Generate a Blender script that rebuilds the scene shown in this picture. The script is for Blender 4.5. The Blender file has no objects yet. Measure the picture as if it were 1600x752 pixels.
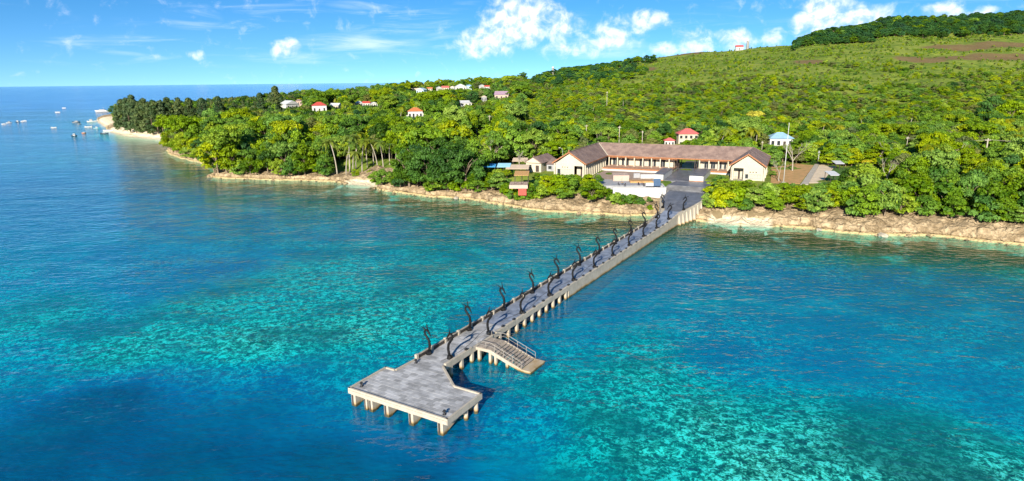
import bpy, math, random
import numpy as np
from mathutils import Vector, Matrix, Euler

# ------------------------------------------------------------------ camera
sc = bpy.context.scene
F, CAMH = 980.0, 35.0                     # focal length in photo pixels, drone height in metres
ROLL = math.atan(0.0104)
PITCH = math.atan((376.0 - 127.0) / F)
cam_d = bpy.data.cameras.new('camera'); cam = bpy.data.objects.new('camera', cam_d)
sc.collection.objects.link(cam); sc.camera = cam
cam_d.sensor_width = 36.0; cam_d.lens = 36.0 * F / 1600.0
cam_d.clip_start = 0.5; cam_d.clip_end = 120000.0
cam.matrix_world = Matrix.Translation((0, 0, CAMH)) @ Matrix.Rotation(math.radians(90) - PITCH, 4, 'X') @ Matrix.Rotation(-ROLL, 4, 'Z')

# ------------------------------------------------------------------ sky, sun, exposure
SUN_AZ, SUN_EL = math.radians(195.5), math.radians(23.0)     # low sun behind the camera
world = bpy.data.worlds.new('World'); sc.world = world; world.use_nodes = True
sun_d = bpy.data.lights.new('sun', 'SUN'); sun = bpy.data.objects.new('sun', sun_d); sc.collection.objects.link(sun)
sun_d.energy = 4.9; sun_d.angle = math.radians(0.5); sun_d.color = (1.0, 0.93, 0.80)
_l = Vector((-math.sin(SUN_AZ) * math.cos(SUN_EL), -math.cos(SUN_AZ) * math.cos(SUN_EL), -math.sin(SUN_EL)))
sun.rotation_euler = _l.to_track_quat('-Z', 'Y').to_euler()
sc.view_settings.view_transform = 'Standard'; sc.view_settings.look = 'None'
sc.view_settings.exposure = 1.15; sc.view_settings.gamma = 1.0
sc.view_settings.use_curve_mapping = False
sc.cycles.use_denoising = True
sc.cycles.use_adaptive_sampling = True; sc.cycles.adaptive_threshold = 0.014; sc.cycles.adaptive_min_samples = 24
sc.cycles.max_bounces = 8; sc.cycles.transparent_max_bounces = 12
sc.cycles.diffuse_bounces = 3; sc.cycles.glossy_bounces = 3
sc.cycles.sample_clamp_indirect = 8.0

class NT:
    """small node-tree writer"""
    def __init__(s, nt): s.nt = nt; nt.nodes.clear()
    def n(s, typ, **kw):
        nd = s.nt.nodes.new(typ)
        for k, v in kw.items():
            if k == 'ins':
                for i, val in v.items():
                    if isinstance(val, bpy.types.NodeSocket): s.nt.links.new(val, nd.inputs[i])
                    else: nd.inputs[i].default_value = val
            else: setattr(nd, k, v)
        return nd
    def m(s, op, a, b=None, c=None, clamp=False):
        ins = {0: a}
        if b is not None: ins[1] = b
        if c is not None: ins[2] = c
        return s.n('ShaderNodeMath', operation=op, use_clamp=clamp, ins=ins).outputs[0]
    def mix(s, f, a, b, mode='MIX'):
        nd = s.n('ShaderNodeMix', data_type='RGBA', blend_type=mode)
        for i, v in ((0, f), (6, a), (7, b)):
            if isinstance(v, bpy.types.NodeSocket): s.nt.links.new(v, nd.inputs[i])
            else: nd.inputs[i].default_value = v
        return nd.outputs[2]
    def ramp(s, f, stops, interp='LINEAR'):
        nd = s.n('ShaderNodeValToRGB', ins={0: f}); cr = nd.color_ramp; cr.interpolation = interp
        while len(cr.elements) < len(stops): cr.elements.new(0.5)
        for e, (p, c) in zip(cr.elements, stops): e.position = p; e.color = c if len(c) == 4 else (*c, 1)
        return nd.outputs[0]
    def noise(s, vec, scale, detail=4, rough=0.55, dist=0.0):
        nd = s.n('ShaderNodeTexNoise', ins={'Scale': scale, 'Detail': detail, 'Roughness': rough, 'Distortion': dist})
        if vec is not None: s.nt.links.new(vec, nd.inputs['Vector'])
        return nd.outputs[0]
    def sstep(s, v, a, b):
        return s.n('ShaderNodeMapRange', interpolation_type='SMOOTHSTEP', ins={0: v, 1: a, 2: b, 3: 0.0, 4: 1.0}).outputs[0]
    def link(s, a, b): s.nt.links.new(a, b)

def px_dir(px, py):
    x, y = px - 800.0, 376.0 - py; c, s = math.cos(ROLL), math.sin(ROLL)
    x2, y2 = c * x + s * y, -s * x + c * y
    return (x2, F * math.cos(PITCH) + y2 * math.sin(PITCH), -F * math.sin(PITCH) + y2 * math.cos(PITCH))

def build_sky():
    t = NT(world.node_tree)
    tc = t.n('ShaderNodeTexCoord'); g = tc.outputs['Generated']
    sep = t.n('ShaderNodeSeparateXYZ', ins={0: g})
    # clear tropical air: the blue reaches low, so the atmosphere is read a little higher than the view ray
    zz = t.m('ADD', t.m('MULTIPLY', t.m('ABSOLUTE', sep.outputs[2]), 1.9), 0.15)
    vec = t.n('ShaderNodeVectorMath', operation='NORMALIZE', ins={0: t.n('ShaderNodeCombineXYZ', ins={0: sep.outputs[0], 1: sep.outputs[1], 2: zz}).outputs[0]})
    sky = t.n('ShaderNodeTexSky', sky_type='NISHITA', sun_disc=False, sun_elevation=SUN_EL, sun_rotation=SUN_AZ, altitude=0.0, air_density=1.0, dust_density=0.2, ozone_density=2.0)
    t.link(vec.outputs[0], sky.inputs[0])
    hs = t.n('ShaderNodeHueSaturation', ins={'Saturation': 1.4, 'Value': 1.0, 'Color': sky.outputs[0]})
    skyc = hs.outputs[0]
    # ---- clouds in azimuth / elevation (degrees)
    az = t.m('MULTIPLY', t.m('ARCTAN2', sep.outputs[0], sep.outputs[1]), 57.29578)
    hyp = t.m('SQRT', t.m('ADD', t.m('MULTIPLY', sep.outputs[0], sep.outputs[0]), t.m('MULTIPLY', sep.outputs[1], sep.outputs[1])))
    el = t.m('MULTIPLY', t.m('ARCTAN2', sep.outputs[2], hyp), 57.29578)
    p = t.n('ShaderNodeCombineXYZ', ins={0: az, 1: el, 2: 0.0}).outputs[0]
    def off(dx, dy): return t.n('ShaderNodeVectorMath', operation='ADD', ins={0: p, 1: (dx, dy, 0)}).outputs[0]
    def blob(a0, e0, ra, re, amp, pw=1.0, dy=0.0, tilt=0.0):
        a = t.m('SUBTRACT', az, a0); e = t.m('SUBTRACT', t.m('ADD', el, dy), e0)
        if tilt: e = t.m('SUBTRACT', e, t.m('MULTIPLY', a, tilt))
        a = t.m('DIVIDE', a, ra); e = t.m('DIVIDE', e, re)
        # flat-ish bottom: stretch below the centre
        r = t.m('ADD', t.m('MULTIPLY', a, a), t.m('MULTIPLY', e, e))
        return t.m('MULTIPLY', t.m('MAXIMUM', t.m('SUBTRACT', 1.0, r), -0.6), amp)
    def ae(px, py):
        d = px_dir(px, py); return math.degrees(math.atan2(d[0], d[1])), math.degrees(math.atan2(d[2], math.hypot(d[0], d[1])))
    cum = [(812, 32, 62, 44, 1.0), (760, 66, 56, 26, .85), (868, 42, 40, 26, .8), (958, 52, 48, 28, .66), (1012, 30, 34, 16, .7), (905, 74, 60, 16, .5), (1085, 66, 36, 20, .72), (1155, 62, 40, 16, .62), (1205, 58, 20, 16, .6),
           (1285, 26, 42, 34, .92), (1345, 30, 50, 22, .78), (1475, 16, 24, 13, .8), (1040, 74, 26, 12, .6), (446, 75, 24, 14, .78), (306, 86, 12, 7, .55), (1530, 22, 22, 9, .55)]
    acc = None
    for (cx, cy, rx, ry, amp) in cum:
        a0, e0 = ae(cx, cy); k = 57.3 / F
        b = blob(a0, e0, rx * k, ry * k, amp)
        acc = b if acc is None else t.m('SMOOTH_MAX', acc, b, 0.15)
    # the same kind of scattered cumulus goes on round the rest of the sky
    sel = t.m('MULTIPLY', t.sstep(t.m('ABSOLUTE', az), 47.0, 62.0), t.m('MULTIPLY', t.sstep(el, 1.0, 3.5), t.sstep(t.m('MULTIPLY', el, -1.0), -22.0, -9.0)))
    more = t.m('MULTIPLY', t.m('MULTIPLY', t.m('SUBTRACT', t.noise(p, 0.11, 1, 0.5), 0.60), 9.0), sel)
    acc = t.m('MAXIMUM', acc, t.m('SUBTRACT', more, t.m('MULTIPLY', t.m('SUBTRACT', 1.0, sel), 9.0)))
    n0 = t.noise(p, 0.75, 6, 0.60, 0.3); n1 = t.noise(off(-0.25, 0.45), 0.75, 4, 0.60, 0.3)
    d0 = t.m('ADD', acc, t.m('MULTIPLY', t.m('SUBTRACT', n0, 0.5), 2.5)); 
    grad = t.m('SUBTRACT', n0, n1)
    mask = t.m('MULTIPLY', t.sstep(d0, -0.15, 1.25), 0.96)
    lit = t.sstep(grad, -0.16, 0.10)
    ccol = t.mix(lit, (3.7, 4.7, 6.4, 1), (6.6, 6.7, 6.9, 1))
    # thin high streaks
    st_p = t.n('ShaderNodeVectorMath', operation='MULTIPLY', ins={0: p, 1: (0.10, 0.75, 1)}).outputs[0]
    n2 = t.noise(st_p, 1.4, 6, 0.62, 0.6); n3 = t.noise(p, 0.09, 2, 0.5)
    thin = t.m('MULTIPLY', t.sstep(n2, 0.50, 0.78), t.sstep(n3, 0.40, 0.62))
    thin = t.m('MULTIPLY', thin, t.m('MULTIPLY', t.sstep(el, 0.8, 2.5), 0.34))
    veil_a = None
    for (cx, cy, rx, ry, amp) in [(560, 68, 110, 16, .55), (620, 48, 90, 12, .4), (300, 28, 40, 18, .45), (580, 8, 70, 8, .35), (930, 78, 90, 20, .45), (470, 90, 90, 10, .35)]:
        a0, e0 = ae(cx, cy); k = 57.3 / F
        b = t.m('MAXIMUM', blob(a0, e0, rx * k, ry * k, amp), 0.0)
        veil_a = b if veil_a is None else t.m('MAXIMUM', veil_a, b)
    thin = t.m('MAXIMUM', thin, t.m('MULTIPLY', veil_a, t.sstep(n2, 0.36, 0.70)))
    c1 = t.mix(thin, skyc, (5.6, 6.3, 7.2, 1))
    c2 = t.mix(mask, c1, ccol)
    bg = t.n('ShaderNodeBackground', ins={0: c2, 1: 0.094})
    out = t.n('ShaderNodeOutputWorld'); t.link(bg.outputs[0], out.inputs[0])
build_sky()
world.cycles.sampling_method = 'MANUAL'; world.cycles.sample_map_resolution = 256

# ------------------------------------------------------------------ geometry of the place
def un(px, py, z):
    """a photo pixel and a known height give a place on the ground plan"""
    d = px_dir(px, py); k = (z - CAMH) / d[2]
    return Vector((d[0] * k, d[1] * k, z))
def unY(px, py, Y):
    d = px_dir(px, py); k = Y / d[1]
    return Vector((d[0] * k, Y, CAMH + d[2] * k))
def proj(x, y, z):
    x = np.asarray(x, float); y = np.asarray(y, float); z = np.asarray(z, float) - CAMH
    yc = y * math.cos(PITCH) - z * math.sin(PITCH); up = y * math.sin(PITCH) + z * math.cos(PITCH)
    a, b = x / yc * F, up / yc * F; c, s = math.cos(ROLL), math.sin(ROLL)
    return 800 + c * a - s * b, 376 - (s * a + c * b), yc

class Frame:
    def __init__(s, ox, oy, az):
        s.o = (ox, oy); s.az = math.radians(az)
        s.A = (math.sin(s.az), math.cos(s.az)); s.N = (s.A[1], -s.A[0])
    def w(s, t_, s_, z=0.0):
        return Vector((s.o[0] + s.A[0] * s_ + s.N[0] * t_, s.o[1] + s.A[1] * s_ + s.N[1] * t_, z))
PIER = Frame(-8.594, 69.182, 30.9)          # x across the pier, y along it towards the land
BLD = Frame(48.0, 195.0, 24.4)              # x along the long building, y away from the sea

def hsh(ix, iy, seed):
    h = (ix.astype(np.int64) * 374761393 + iy.astype(np.int64) * 668265263 + seed * 1442695041) & 0xffffffff
    h = ((h ^ (h >> 13)) * 1274126177) & 0xffffffff
    return ((h ^ (h >> 16)) & 0xffffff) / float(0xffffff)
def vnoise(x, y, seed=0):
    x = np.asarray(x, float); y = np.asarray(y, float)
    ix, iy = np.floor(x), np.floor(y); fx, fy = x - ix, y - iy
    fx = fx * fx * (3 - 2 * fx); fy = fy * fy * (3 - 2 * fy)
    a, b = hsh(ix, iy, seed), hsh(ix + 1, iy, seed); c, d = hsh(ix, iy + 1, seed), hsh(ix + 1, iy + 1, seed)
    return (a * (1 - fx) + b * fx) * (1 - fy) + (c * (1 - fx) + d * fx) * fy
def fbm(x, y, seed=0, oct=4):
    s, a, w = 0, 0.5, 0
    for k in range(oct): s = s + a * vnoise(x * 2 ** k, y * 2 ** k, seed + k * 17); w += a; a *= 0.5
    return s / w

# coastline (waterline), sea to the left of / in front of it
COAST = [(-1200, 1400), (-900, 1150), (-640, 930), (-520, 790), (-462, 712), (-439, 677), (-400, 618), (-337, 533), (-312, 492), (-290, 468), (-259, 437), (-225, 414), (-200, 385), (-192, 351), (-176, 325), (-147, 293), (-133, 278), (-122, 262),
         (-118, 243), (-102, 237), (-86, 233), (-69, 230), (-59, 222), (-48, 217), (-44, 206), (-35, 202), (-26, 194), (-20, 193), (-12, 189), (-1, 178), (9, 171), (26, 164), (35, 164), (39, 163), (48, 155), (57, 151), (68, 147),
         (75, 144), (84, 139), (98, 137), (109, 129), (135, 118), (180, 105), (260, 92), (400, 85), (700, 90), (1400, 120), (3000, 200)]
# the far shore behind the trees closes the land
COAST = [(3000, 200), (4000, 4000), (1500, 4200), (300, 3000), (-60, 2000), (-150, 1500), (-200, 1200), (-260, 1000), (-340, 880), (-420, 800), (-470, 735)] + COAST[5:-1] + [(2990, 190)]
CO = np.array(COAST, float)
def signed_d(x, y):
    """distance to the waterline, positive on land"""
    x = np.asarray(x, float).ravel(); y = np.asarray(y, float).ravel()
    best = np.full(x.shape, 1e12); inside = np.zeros(x.shape, bool)
    n = len(CO)
    for i in range(n):
        a, b = CO[i], CO[(i + 1) % n]; d = b - a; L = d @ d
        if L < 1e-9: continue
        t = np.clip(((x - a[0]) * d[0] + (y - a[1]) * d[1]) / L, 0, 1)
        best = np.minimum(best, (x - a[0] - t * d[0]) ** 2 + (y - a[1] - t * d[1]) ** 2)
        c = (a[1] > y) != (b[1] > y)
        with np.errstate(divide='ignore', invalid='ignore'):
            xi = a[0] + (y - a[1]) / (b[1] - a[1] if b[1] != a[1] else 1e-9) * d[0]
        inside ^= c & (x < xi)
    return np.where(inside, 1, -1) * np.sqrt(best)

TY = np.array([150, 200, 300, 400, 500, 650, 800, 950, 1100, 1400, 2000, 4000], float)
TU = np.array([-0.9, -0.7, -0.5, -0.3, -0.1, 0.0, 0.1, 0.3, 0.42, 0.5, 0.6, 0.85, 1.2, 3.0])
TZ = np.array([
    [5, 5, 5, 5, 6, 6, 6, 6, 6, 6, 6, 6, 6, 6],
    [5, 5, 5, 5, 6, 6, 6, 6, 6, 6, 6, 6.5, 7, 9],
    [5, 5, 5, 6, 6, 6, 7, 7, 7, 7, 7.5, 8, 9, 12],
    [5, 5, 5, 7, 10, 11, 12, 10, 11, 11, 12, 14, 16, 20],
    [5, 5, 6, 9, 14, 15, 17, 17, 20, 21, 22, 24, 27, 34],
    [4, 5, 7, 14, 21, 23, 27, 32, 37, 39, 42, 45, 48, 60],
    [4, 4, 5, 13, 23, 27, 36, 49, 57, 60, 64, 68, 72, 90],
    [3, 4, 5, 10, 23, 29, 46, 64, 75, 81, 88, 94, 100, 120],
    [2, 2, 3, 6, 22, 29, 51, 79, 88, 109, 122, 133, 145, 160],
    [2, 2, 2, 4, 20, 29, 52, 82, 90, 112, 128, 145, 160, 190],
    [2, 2, 2, 2, 15, 25, 46, 70, 80, 100, 115, 135, 150, 190],
    [2, 2, 2, 2, 10, 20, 40, 60, 70, 80, 90, 110, 130, 180]], float)
def table(x, y):
    u = np.clip(x / np.maximum(y, 30), TU[0], TU[-1] - 1e-6); Y = np.clip(y, TY[0], TY[-1] - 1e-6)
    i = np.clip(np.searchsorted(TU, u, 'right') - 1, 0, len(TU) - 2); j = np.clip(np.searchsorted(TY, Y, 'right') - 1, 0, len(TY) - 2)
    a = (u - TU[i]) / (TU[i + 1] - TU[i]); b = (Y - TY[j]) / (TY[j + 1] - TY[j])
    a = a * a * (3 - 2 * a)
    return (TZ[j, i] * (1 - a) + TZ[j, i + 1] * a) * (1 - b) + (TZ[j + 1, i] * (1 - a) + TZ[j + 1, i + 1] * a) * b
PD = np.array([-60, -6, 0, 1.0, 2.2, 4, 10, 25, 60, 400, 3000]); PZ = np.array([-9, -2.2, -0.25, 0.6, 2.0, 3.4, 4.6, 6.0, 9, 60, 900])
# sand: stretches of beach, (centre x, y, radius)
BEACH = [(-390, 610, 95), (-300, 480, 60), (-250, 432, 42), (-54, 219, 11), (53, 153, 5.5), (60, 150, 5)]
def beachness(x, y):
    b = np.zeros(np.shape(x))
    for bx, by, r in BEACH: b = np.maximum(b, np.clip(1.6 - 1.6 * np.hypot(x - bx, y - by) / r, 0, 1))
    return np.clip(b, 0, 1)
def frame_st(fr, x, y):
    dx, dy = x - fr.o[0], y - fr.o[1]
    return dx * fr.N[0] + dy * fr.N[1], dx * fr.A[0] + dy * fr.A[1]
def coastfac(x, y): return np.where(np.asarray(y) > 330, 0.6, np.interp(x, [-130, -20, 15, 50, 110], [.45, .5, .72, .85, .9]))
def ground_z(x, y):
    x = np.asarray(x, float); y = np.asarray(y, float); sh = x.shape
    d = signed_d(x, y).reshape(sh); b = np.where(y > 200, beachness(x, y), 0)
    wob = (fbm(x / 40, y / 40, 5) - 0.5) * np.clip((y - 200) / 200, 0, 1) * 7
    prof = np.interp(d, PD, PZ); prof_b = np.interp(d, [-60, 0, 8, 18, 30, 60, 400, 3000], [-7, -0.1, 0.9, 2.4, 4.5, 8, 60, 900])
    prof = np.where(prof > 0, prof * (coastfac(x, y) + (1 - coastfac(x, y)) * np.clip(d / 25, 0, 1)), prof)
    c = prof * (1 - b) + prof_b * b
    z = np.minimum(table(x, y) + np.where(d > 30, wob, 0), c)
    # levelled terrace under the long building
    t, s = frame_st(BLD, x, y)
    k = np.clip(np.minimum(np.minimum(t + 62, 64 - t) / 6, np.minimum(s + 30, 36 - s) / 5), 0, 1) * (d > 2)
    z = np.where(k > 0, z * (1 - k) + np.minimum(5.9, z + 40 * (d > 12)) * k, z)
    # cut for the flared ramp and plaza of the jetty
    t, s = frame_st(PIER, x, y)
    cut = (t > -10.5) & (t < 4.2) & (s > 90) & (s < 131)
    return np.where(cut, np.minimum(z, np.interp(s, [90, 98, 107, 116], [0.5, 1.8, 3.2, 3.9])), z)
def on_ground(px, py, zoff=0.0):
    """where the view ray through this pixel meets the land"""
    d = np.array(px_dir(px, py)); d = d / d[1]
    Y = np.concatenate([np.arange(130, 400, 1.0), np.arange(400, 1500, 2.5)])
    X = d[0] * Y; Z = CAMH + d[2] * Y
    G = ground_z(X, Y) + zoff; below = Z < G
    i = int(np.argmax(below)) if below.any() else int(np.argmax((G - Z) / Y))
    return Vector((X[i], Y[i], float(ground_z(X[i:i + 1], Y[i:i + 1])[0])))

# ------------------------------------------------------------------ mesh helpers
COL = sc.collection
def link(o, parent=None):
    COL.objects.link(o)
    if parent is not None: o.parent = parent
    return o
def tag(o, label=None, cat=None, group=None, kind=None):
    if label: o['label'] = label
    if cat: o['category'] = cat
    if group: o['group'] = group
    if kind: o['kind'] = kind
    return o
def empty(name, loc, rz=0.0, label=None, cat=None, group=None):
    o = bpy.data.objects.new(name, None); COL.objects.link(o); o.location = loc; o.rotation_euler = (0, 0, rz)
    o.empty_display_size = 0.5
    return tag(o, label, cat, group)
class MB:
    def __init__(s): s.v = []; s.f = []
    def add(s, vs, fs):
        b = len(s.v); s.v.extend([tuple(v) for v in vs]); s.f.extend([tuple(i + b for i in f) for f in fs]); return s
    def box(s, x0, x1, y0, y1, z0, z1):
        return s.add([(x0, y0, z0), (x1, y0, z0), (x1, y1, z0), (x0, y1, z0), (x0, y0, z1), (x1, y0, z1), (x1, y1, z1), (x0, y1, z1)],
                     [(0, 3, 2, 1), (4, 5, 6, 7), (0, 1, 5, 4), (1, 2, 6, 5), (2, 3, 7, 6), (3, 0, 4, 7)])
    def bbox(s, x0, x1, y0, y1, z0, z1, c=0.03):
        """box with a chamfered top edge"""
        P = [(x0, y0, z0), (x1, y0, z0), (x1, y1, z0), (x0, y1, z0), (x0, y0, z1 - c), (x1, y0, z1 - c), (x1, y1, z1 - c), (x0, y1, z1 - c),
             (x0 + c, y0 + c, z1), (x1 - c, y0 + c, z1), (x1 - c, y1 - c, z1), (x0 + c, y1 - c, z1)]
        return s.add(P, [(0, 3, 2, 1), (8, 9, 10, 11)] + [(a, (a + 1) % 4, 4 + (a + 1) % 4, 4 + a) for a in range(4)] + [(4 + a, 4 + (a + 1) % 4, 8 + (a + 1) % 4, 8 + a) for a in range(4)])
    def prism(s, poly, z0, z1):
        """poly of (x, y) counter-clockwise; z may be a number or one per corner"""
        n = len(poly); za = z0 if hasattr(z0, '__len__') else [z0] * n; zb = z1 if hasattr(z1, '__len__') else [z1] * n
        return s.add([(p[0], p[1], za[i]) for i, p in enumerate(poly)] + [(p[0], p[1], zb[i]) for i, p in enumerate(poly)],
                     [tuple(range(n - 1, -1, -1)), tuple(range(n, 2 * n))] + [(i, (i + 1) % n, n + (i + 1) % n, n + i) for i in range(n)])
    def slab(s, pts, th):
        """polygon in space thickened downward"""
        n = len(pts)
        return s.add([(p[0], p[1], p[2] - th) for p in pts] + list(pts), [tuple(range(n - 1, -1, -1)), tuple(range(n, 2 * n))] + [(i, (i + 1) % n, n + (i + 1) % n, n + i) for i in range(n)])
    def bar(s, a, b, w, h=None):
        a, b = Vector(a), Vector(b); h = h or w; d = (b - a).normalized()
        up = Vector((0, 0, 1)) if abs(d.z) < 0.95 else Vector((0, 1, 0))
        r = d.cross(up).normalized(); u = r.cross(d)
        c = [(-1, -1), (1, -1), (1, 1), (-1, 1)]
        return s.add([p + r * (i * w / 2) + u * (j * h / 2) for p in (a, b) for i, j in c], [(0, 1, 2, 3), (7, 6, 5, 4), (0, 4, 5, 1), (1, 5, 6, 2), (2, 6, 7, 3), (3, 7, 4, 0)])
    def tube(s, path, radii, n=6, cap=True):
        path = [Vector(p) for p in path]; rings = []
        for i, p in enumerate(path):
            d = (path[min(i + 1, len(path) - 1)] - path[max(i - 1, 0)]).normalized()
            ref = Vector((0, 1, 0)) if abs(d.y) < 0.9 else Vector((1, 0, 0))
            r = d.cross(ref).normalized(); u = r.cross(d); R = radii[i] if hasattr(radii, '__len__') else radii
            rings.append([p + (r * math.cos(2 * math.pi * k / n) + u * math.sin(2 * math.pi * k / n)) * R for k in range(n)])
        vs = [v for r in rings for v in r]; fs = []
        for i in range(len(path) - 1):
            for k in range(n): fs.append((i * n + k, i * n + (k + 1) % n, (i + 1) * n + (k + 1) % n, (i + 1) * n + k))
        if cap: fs += [tuple(range(n - 1, -1, -1)), tuple(range((len(path) - 1) * n, len(path) * n))]
        return s.add(vs, fs)
    def mesh(s, name, mat, smooth=False, off=(0, 0, 0)):
        me = bpy.data.meshes.new(name)
        me.from_pydata([(v[0] - off[0], v[1] - off[1], v[2] - off[2]) for v in s.v], [], s.f); me.update()
        for m in (mat if isinstance(mat, (list, tuple)) else [mat]): me.materials.append(m)
        if smooth: me.polygons.foreach_set('use_smooth', [True] * len(me.polygons))
        return me
    def build(s, name, mat, parent=None, smooth=False, off=(0, 0, 0)):
        return link(bpy.data.objects.new(name, s.mesh(name, mat, smooth, off)), parent)
def fastmesh(name, V, Q, mat, smooth=True, attrs=None):
    me = bpy.data.meshes.new(name); V = np.asarray(V, np.float32); Q = np.asarray(Q, np.int32); k = Q.shape[1]
    me.vertices.add(len(V)); me.vertices.foreach_set('co', V.ravel())
    me.loops.add(Q.size); me.loops.foreach_set('vertex_index', Q.ravel())
    me.polygons.add(len(Q)); me.polygons.foreach_set('loop_start', np.arange(0, Q.size, k, dtype=np.int32)); 
    me.polygons.foreach_set('use_smooth', np.full(len(Q), smooth))
    me.update(calc_edges=True)
    for an, av in (attrs or {}).items():
        a = me.attributes.new(an, 'FLOAT', 'POINT'); a.data.foreach_set('value', np.asarray(av, np.float32).ravel())
    for m in (mat if isinstance(mat, (list, tuple)) else [mat]): me.materials.append(m)
    me.validate(); return me
def gridquads(nr, nc):
    i = np.arange((nr - 1) * (nc - 1)); r, c = i // (nc - 1), i % (nc - 1); a = r * nc + c
    return np.stack([a, a + 1, a + nc + 1, a + nc], 1)

# ------------------------------------------------------------------ materials
def material(name): 
    m = bpy.data.materials.new(name); m.use_nodes = True
    return m, NT(m.node_tree)
def finish(t, shader): 
    o = t.n('ShaderNodeOutputMaterial'); t.link(shader, o.inputs[0])
def simple(name, col, rough=0.7, var=0.25, scale=1.2, bump=0.0, col2=None, spec=0.3, island=0.0, metallic=0.0, objvar=0.0):
    m, t = material(name)
    geo = t.n('ShaderNodeNewGeometry'); P = geo.outputs['Position']
    n = t.noise(P, scale, 6, 0.62)
    c2 = col2 or tuple(c * (1 - var) for c in col)
    f = t.sstep(n, 0.32, 0.68)
    c = t.mix(f, (*c2, 1), (*col, 1))
    n2 = t.noise(P, scale * 9, 3, 0.6)
    c = t.mix(t.m('MULTIPLY', n2, var * 0.7), c, tuple(x * 0.55 for x in col) + (1,))
    if island or objvar:
        r = geo.outputs['Random Per Island']; oi = t.n('ShaderNodeObjectInfo').outputs['Random']
        rr = t.m('FRACT', t.m('ADD', t.m('MULTIPLY', r, 1.0 if island else 0.0), t.m('MULTIPLY', oi, 7.13 if objvar else 0.0)))
        k = island or objvar
        c = t.mix(1.0, c, t.n('ShaderNodeCombineColor', ins={0: t.m('MULTIPLY_ADD', rr, 2 * k, 1 - k), 1: t.m('MULTIPLY_ADD', rr, 2 * k, 1 - k), 2: t.m('MULTIPLY_ADD', rr, 2 * k * 1.05, 1 - k)}).outputs[0], 'MULTIPLY')
    b = t.n('ShaderNodeBsdfPrincipled', ins={'Base Color': c, 'Roughness': rough, 'Metallic': metallic, 'Specular IOR Level': spec})
    if bump:
        bp = t.n('ShaderNodeBump', ins={'Strength': 1.0, 'Distance': bump, 'Height': n2}); t.link(bp.outputs[0], b.inputs['Normal'])
    finish(t, b.outputs[0]); return m

def concrete(name, col, stain=(0.30, 0.17, 0.035)):
    """cast concrete, weathered, rusty, algal tide mark near the waterline"""
    m, t = material(name)
    geo = t.n('ShaderNodeNewGeometry'); P = geo.outputs['Position']; z = t.n('ShaderNodeSeparateXYZ', ins={0: P}).outputs[2]
    n = t.noise(P, 0.9, 6, 0.6); nf = t.noise(P, 7.0, 4, 0.6)
    drip = t.noise(t.n('ShaderNodeVectorMath', operation='MULTIPLY', ins={0: P, 1: (1, 1, 0.12)}).outputs[0], 3.0, 4, 0.6)
    c = t.mix(t.sstep(n, 0.3, 0.7), tuple(x * 0.78 for x in col) + (1,), (*col, 1))
    c = t.mix(t.m('MULTIPLY', t.sstep(drip, 0.52, 0.75), 0.45), c, tuple(x * 0.42 for x in col) + (1,))
    c = t.mix(t.m('MULTIPLY', nf, 0.25), c, tuple(x * 0.6 for x in col) + (1,))
    zz = t.m('ADD', z, t.m('MULTIPLY', t.m('SUBTRACT', n, 0.5), 0.7))
    c = t.mix(t.m('MULTIPLY', t.sstep(zz, 0.75, 0.12), 0.85), c, (*stain, 1))
    c = t.mix(t.m('MULTIPLY', t.sstep(zz, 0.42, 0.12), 0.9), c, (0.03, 0.035, 0.018, 1))
    b = t.n('ShaderNodeBsdfPrincipled', ins={'Base Color': c, 'Roughness': 0.85, 'Specular IOR Level': 0.25})
    bp = t.n('ShaderNodeBump', ins={'Strength': 0.7, 'Distance': 0.02, 'Height': nf}); t.link(bp.outputs[0], b.inputs['Normal'])
    finish(t, b.outputs[0]); return m

def foliage(name, dark, light, hue=0.5, trans=0.36):
    m, t = material(name)
    tone = t.n('ShaderNodeAttribute', attribute_name='tone').outputs['Fac']; oi = t.n('ShaderNodeObjectInfo').outputs['Random']
    P = t.n('ShaderNodeNewGeometry').outputs['Position']
    patch = t.noise(P, 0.022, 3, 0.6)
    f = t.m('ADD', t.m('MULTIPLY', tone, 0.55), t.m('MULTIPLY', t.m('SUBTRACT', oi, 0.25), 0.55))
    f = t.m('ADD', f, t.m('MULTIPLY', t.m('SUBTRACT', patch, 0.5), 1.0), clamp=True)
    c = t.mix(f, (*dark, 1), (*light, 1))
    r2 = t.m('FRACT', t.m('MULTIPLY', oi, 37.7))
    hs = t.n('ShaderNodeHueSaturation', ins={'Hue': t.m('MULTIPLY_ADD', r2, 0.045, 0.478), 'Saturation': t.m('MULTIPLY_ADD', r2, -0.22, 1.08), 'Value': 1.0, 'Color': c})
    c = hs.outputs[0]
    b = t.n('ShaderNodeBsdfPrincipled', ins={'Base Color': c, 'Roughness': 0.55, 'Specular IOR Level': 0.22})
    tr = t.n('ShaderNodeBsdfTranslucent', ins={'Color': t.mix(0.5, c, (0.16, 0.22, 0.01, 1))})
    mx = t.n('ShaderNodeMixShader', ins={0: trans, 1: b.outputs[0], 2: tr.outputs[0]})
    finish(t, mx.outputs[0]); return m

# ================================================================== SETTING
SOIL = []       # brown fire-scarred or dug earth: (x, y, rx, ry)
def soil_at(px, py, rpx):
    p = on_ground(px, py); SOIL.append((p.x, p.y, rpx * p.y / F, 26 + 0.02 * p.y))
for a in [(1272, 97, 34), (1440, 92, 42), (1500, 90, 40), (1560, 91, 50), (1620, 91, 50), (1500, 73, 60), (1570, 72, 50), (1030, 88, 14), (1010, 108, 16), (1075, 84, 26), (1240, 170, 0)]:
    if a[2]: soil_at(*a)

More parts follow.
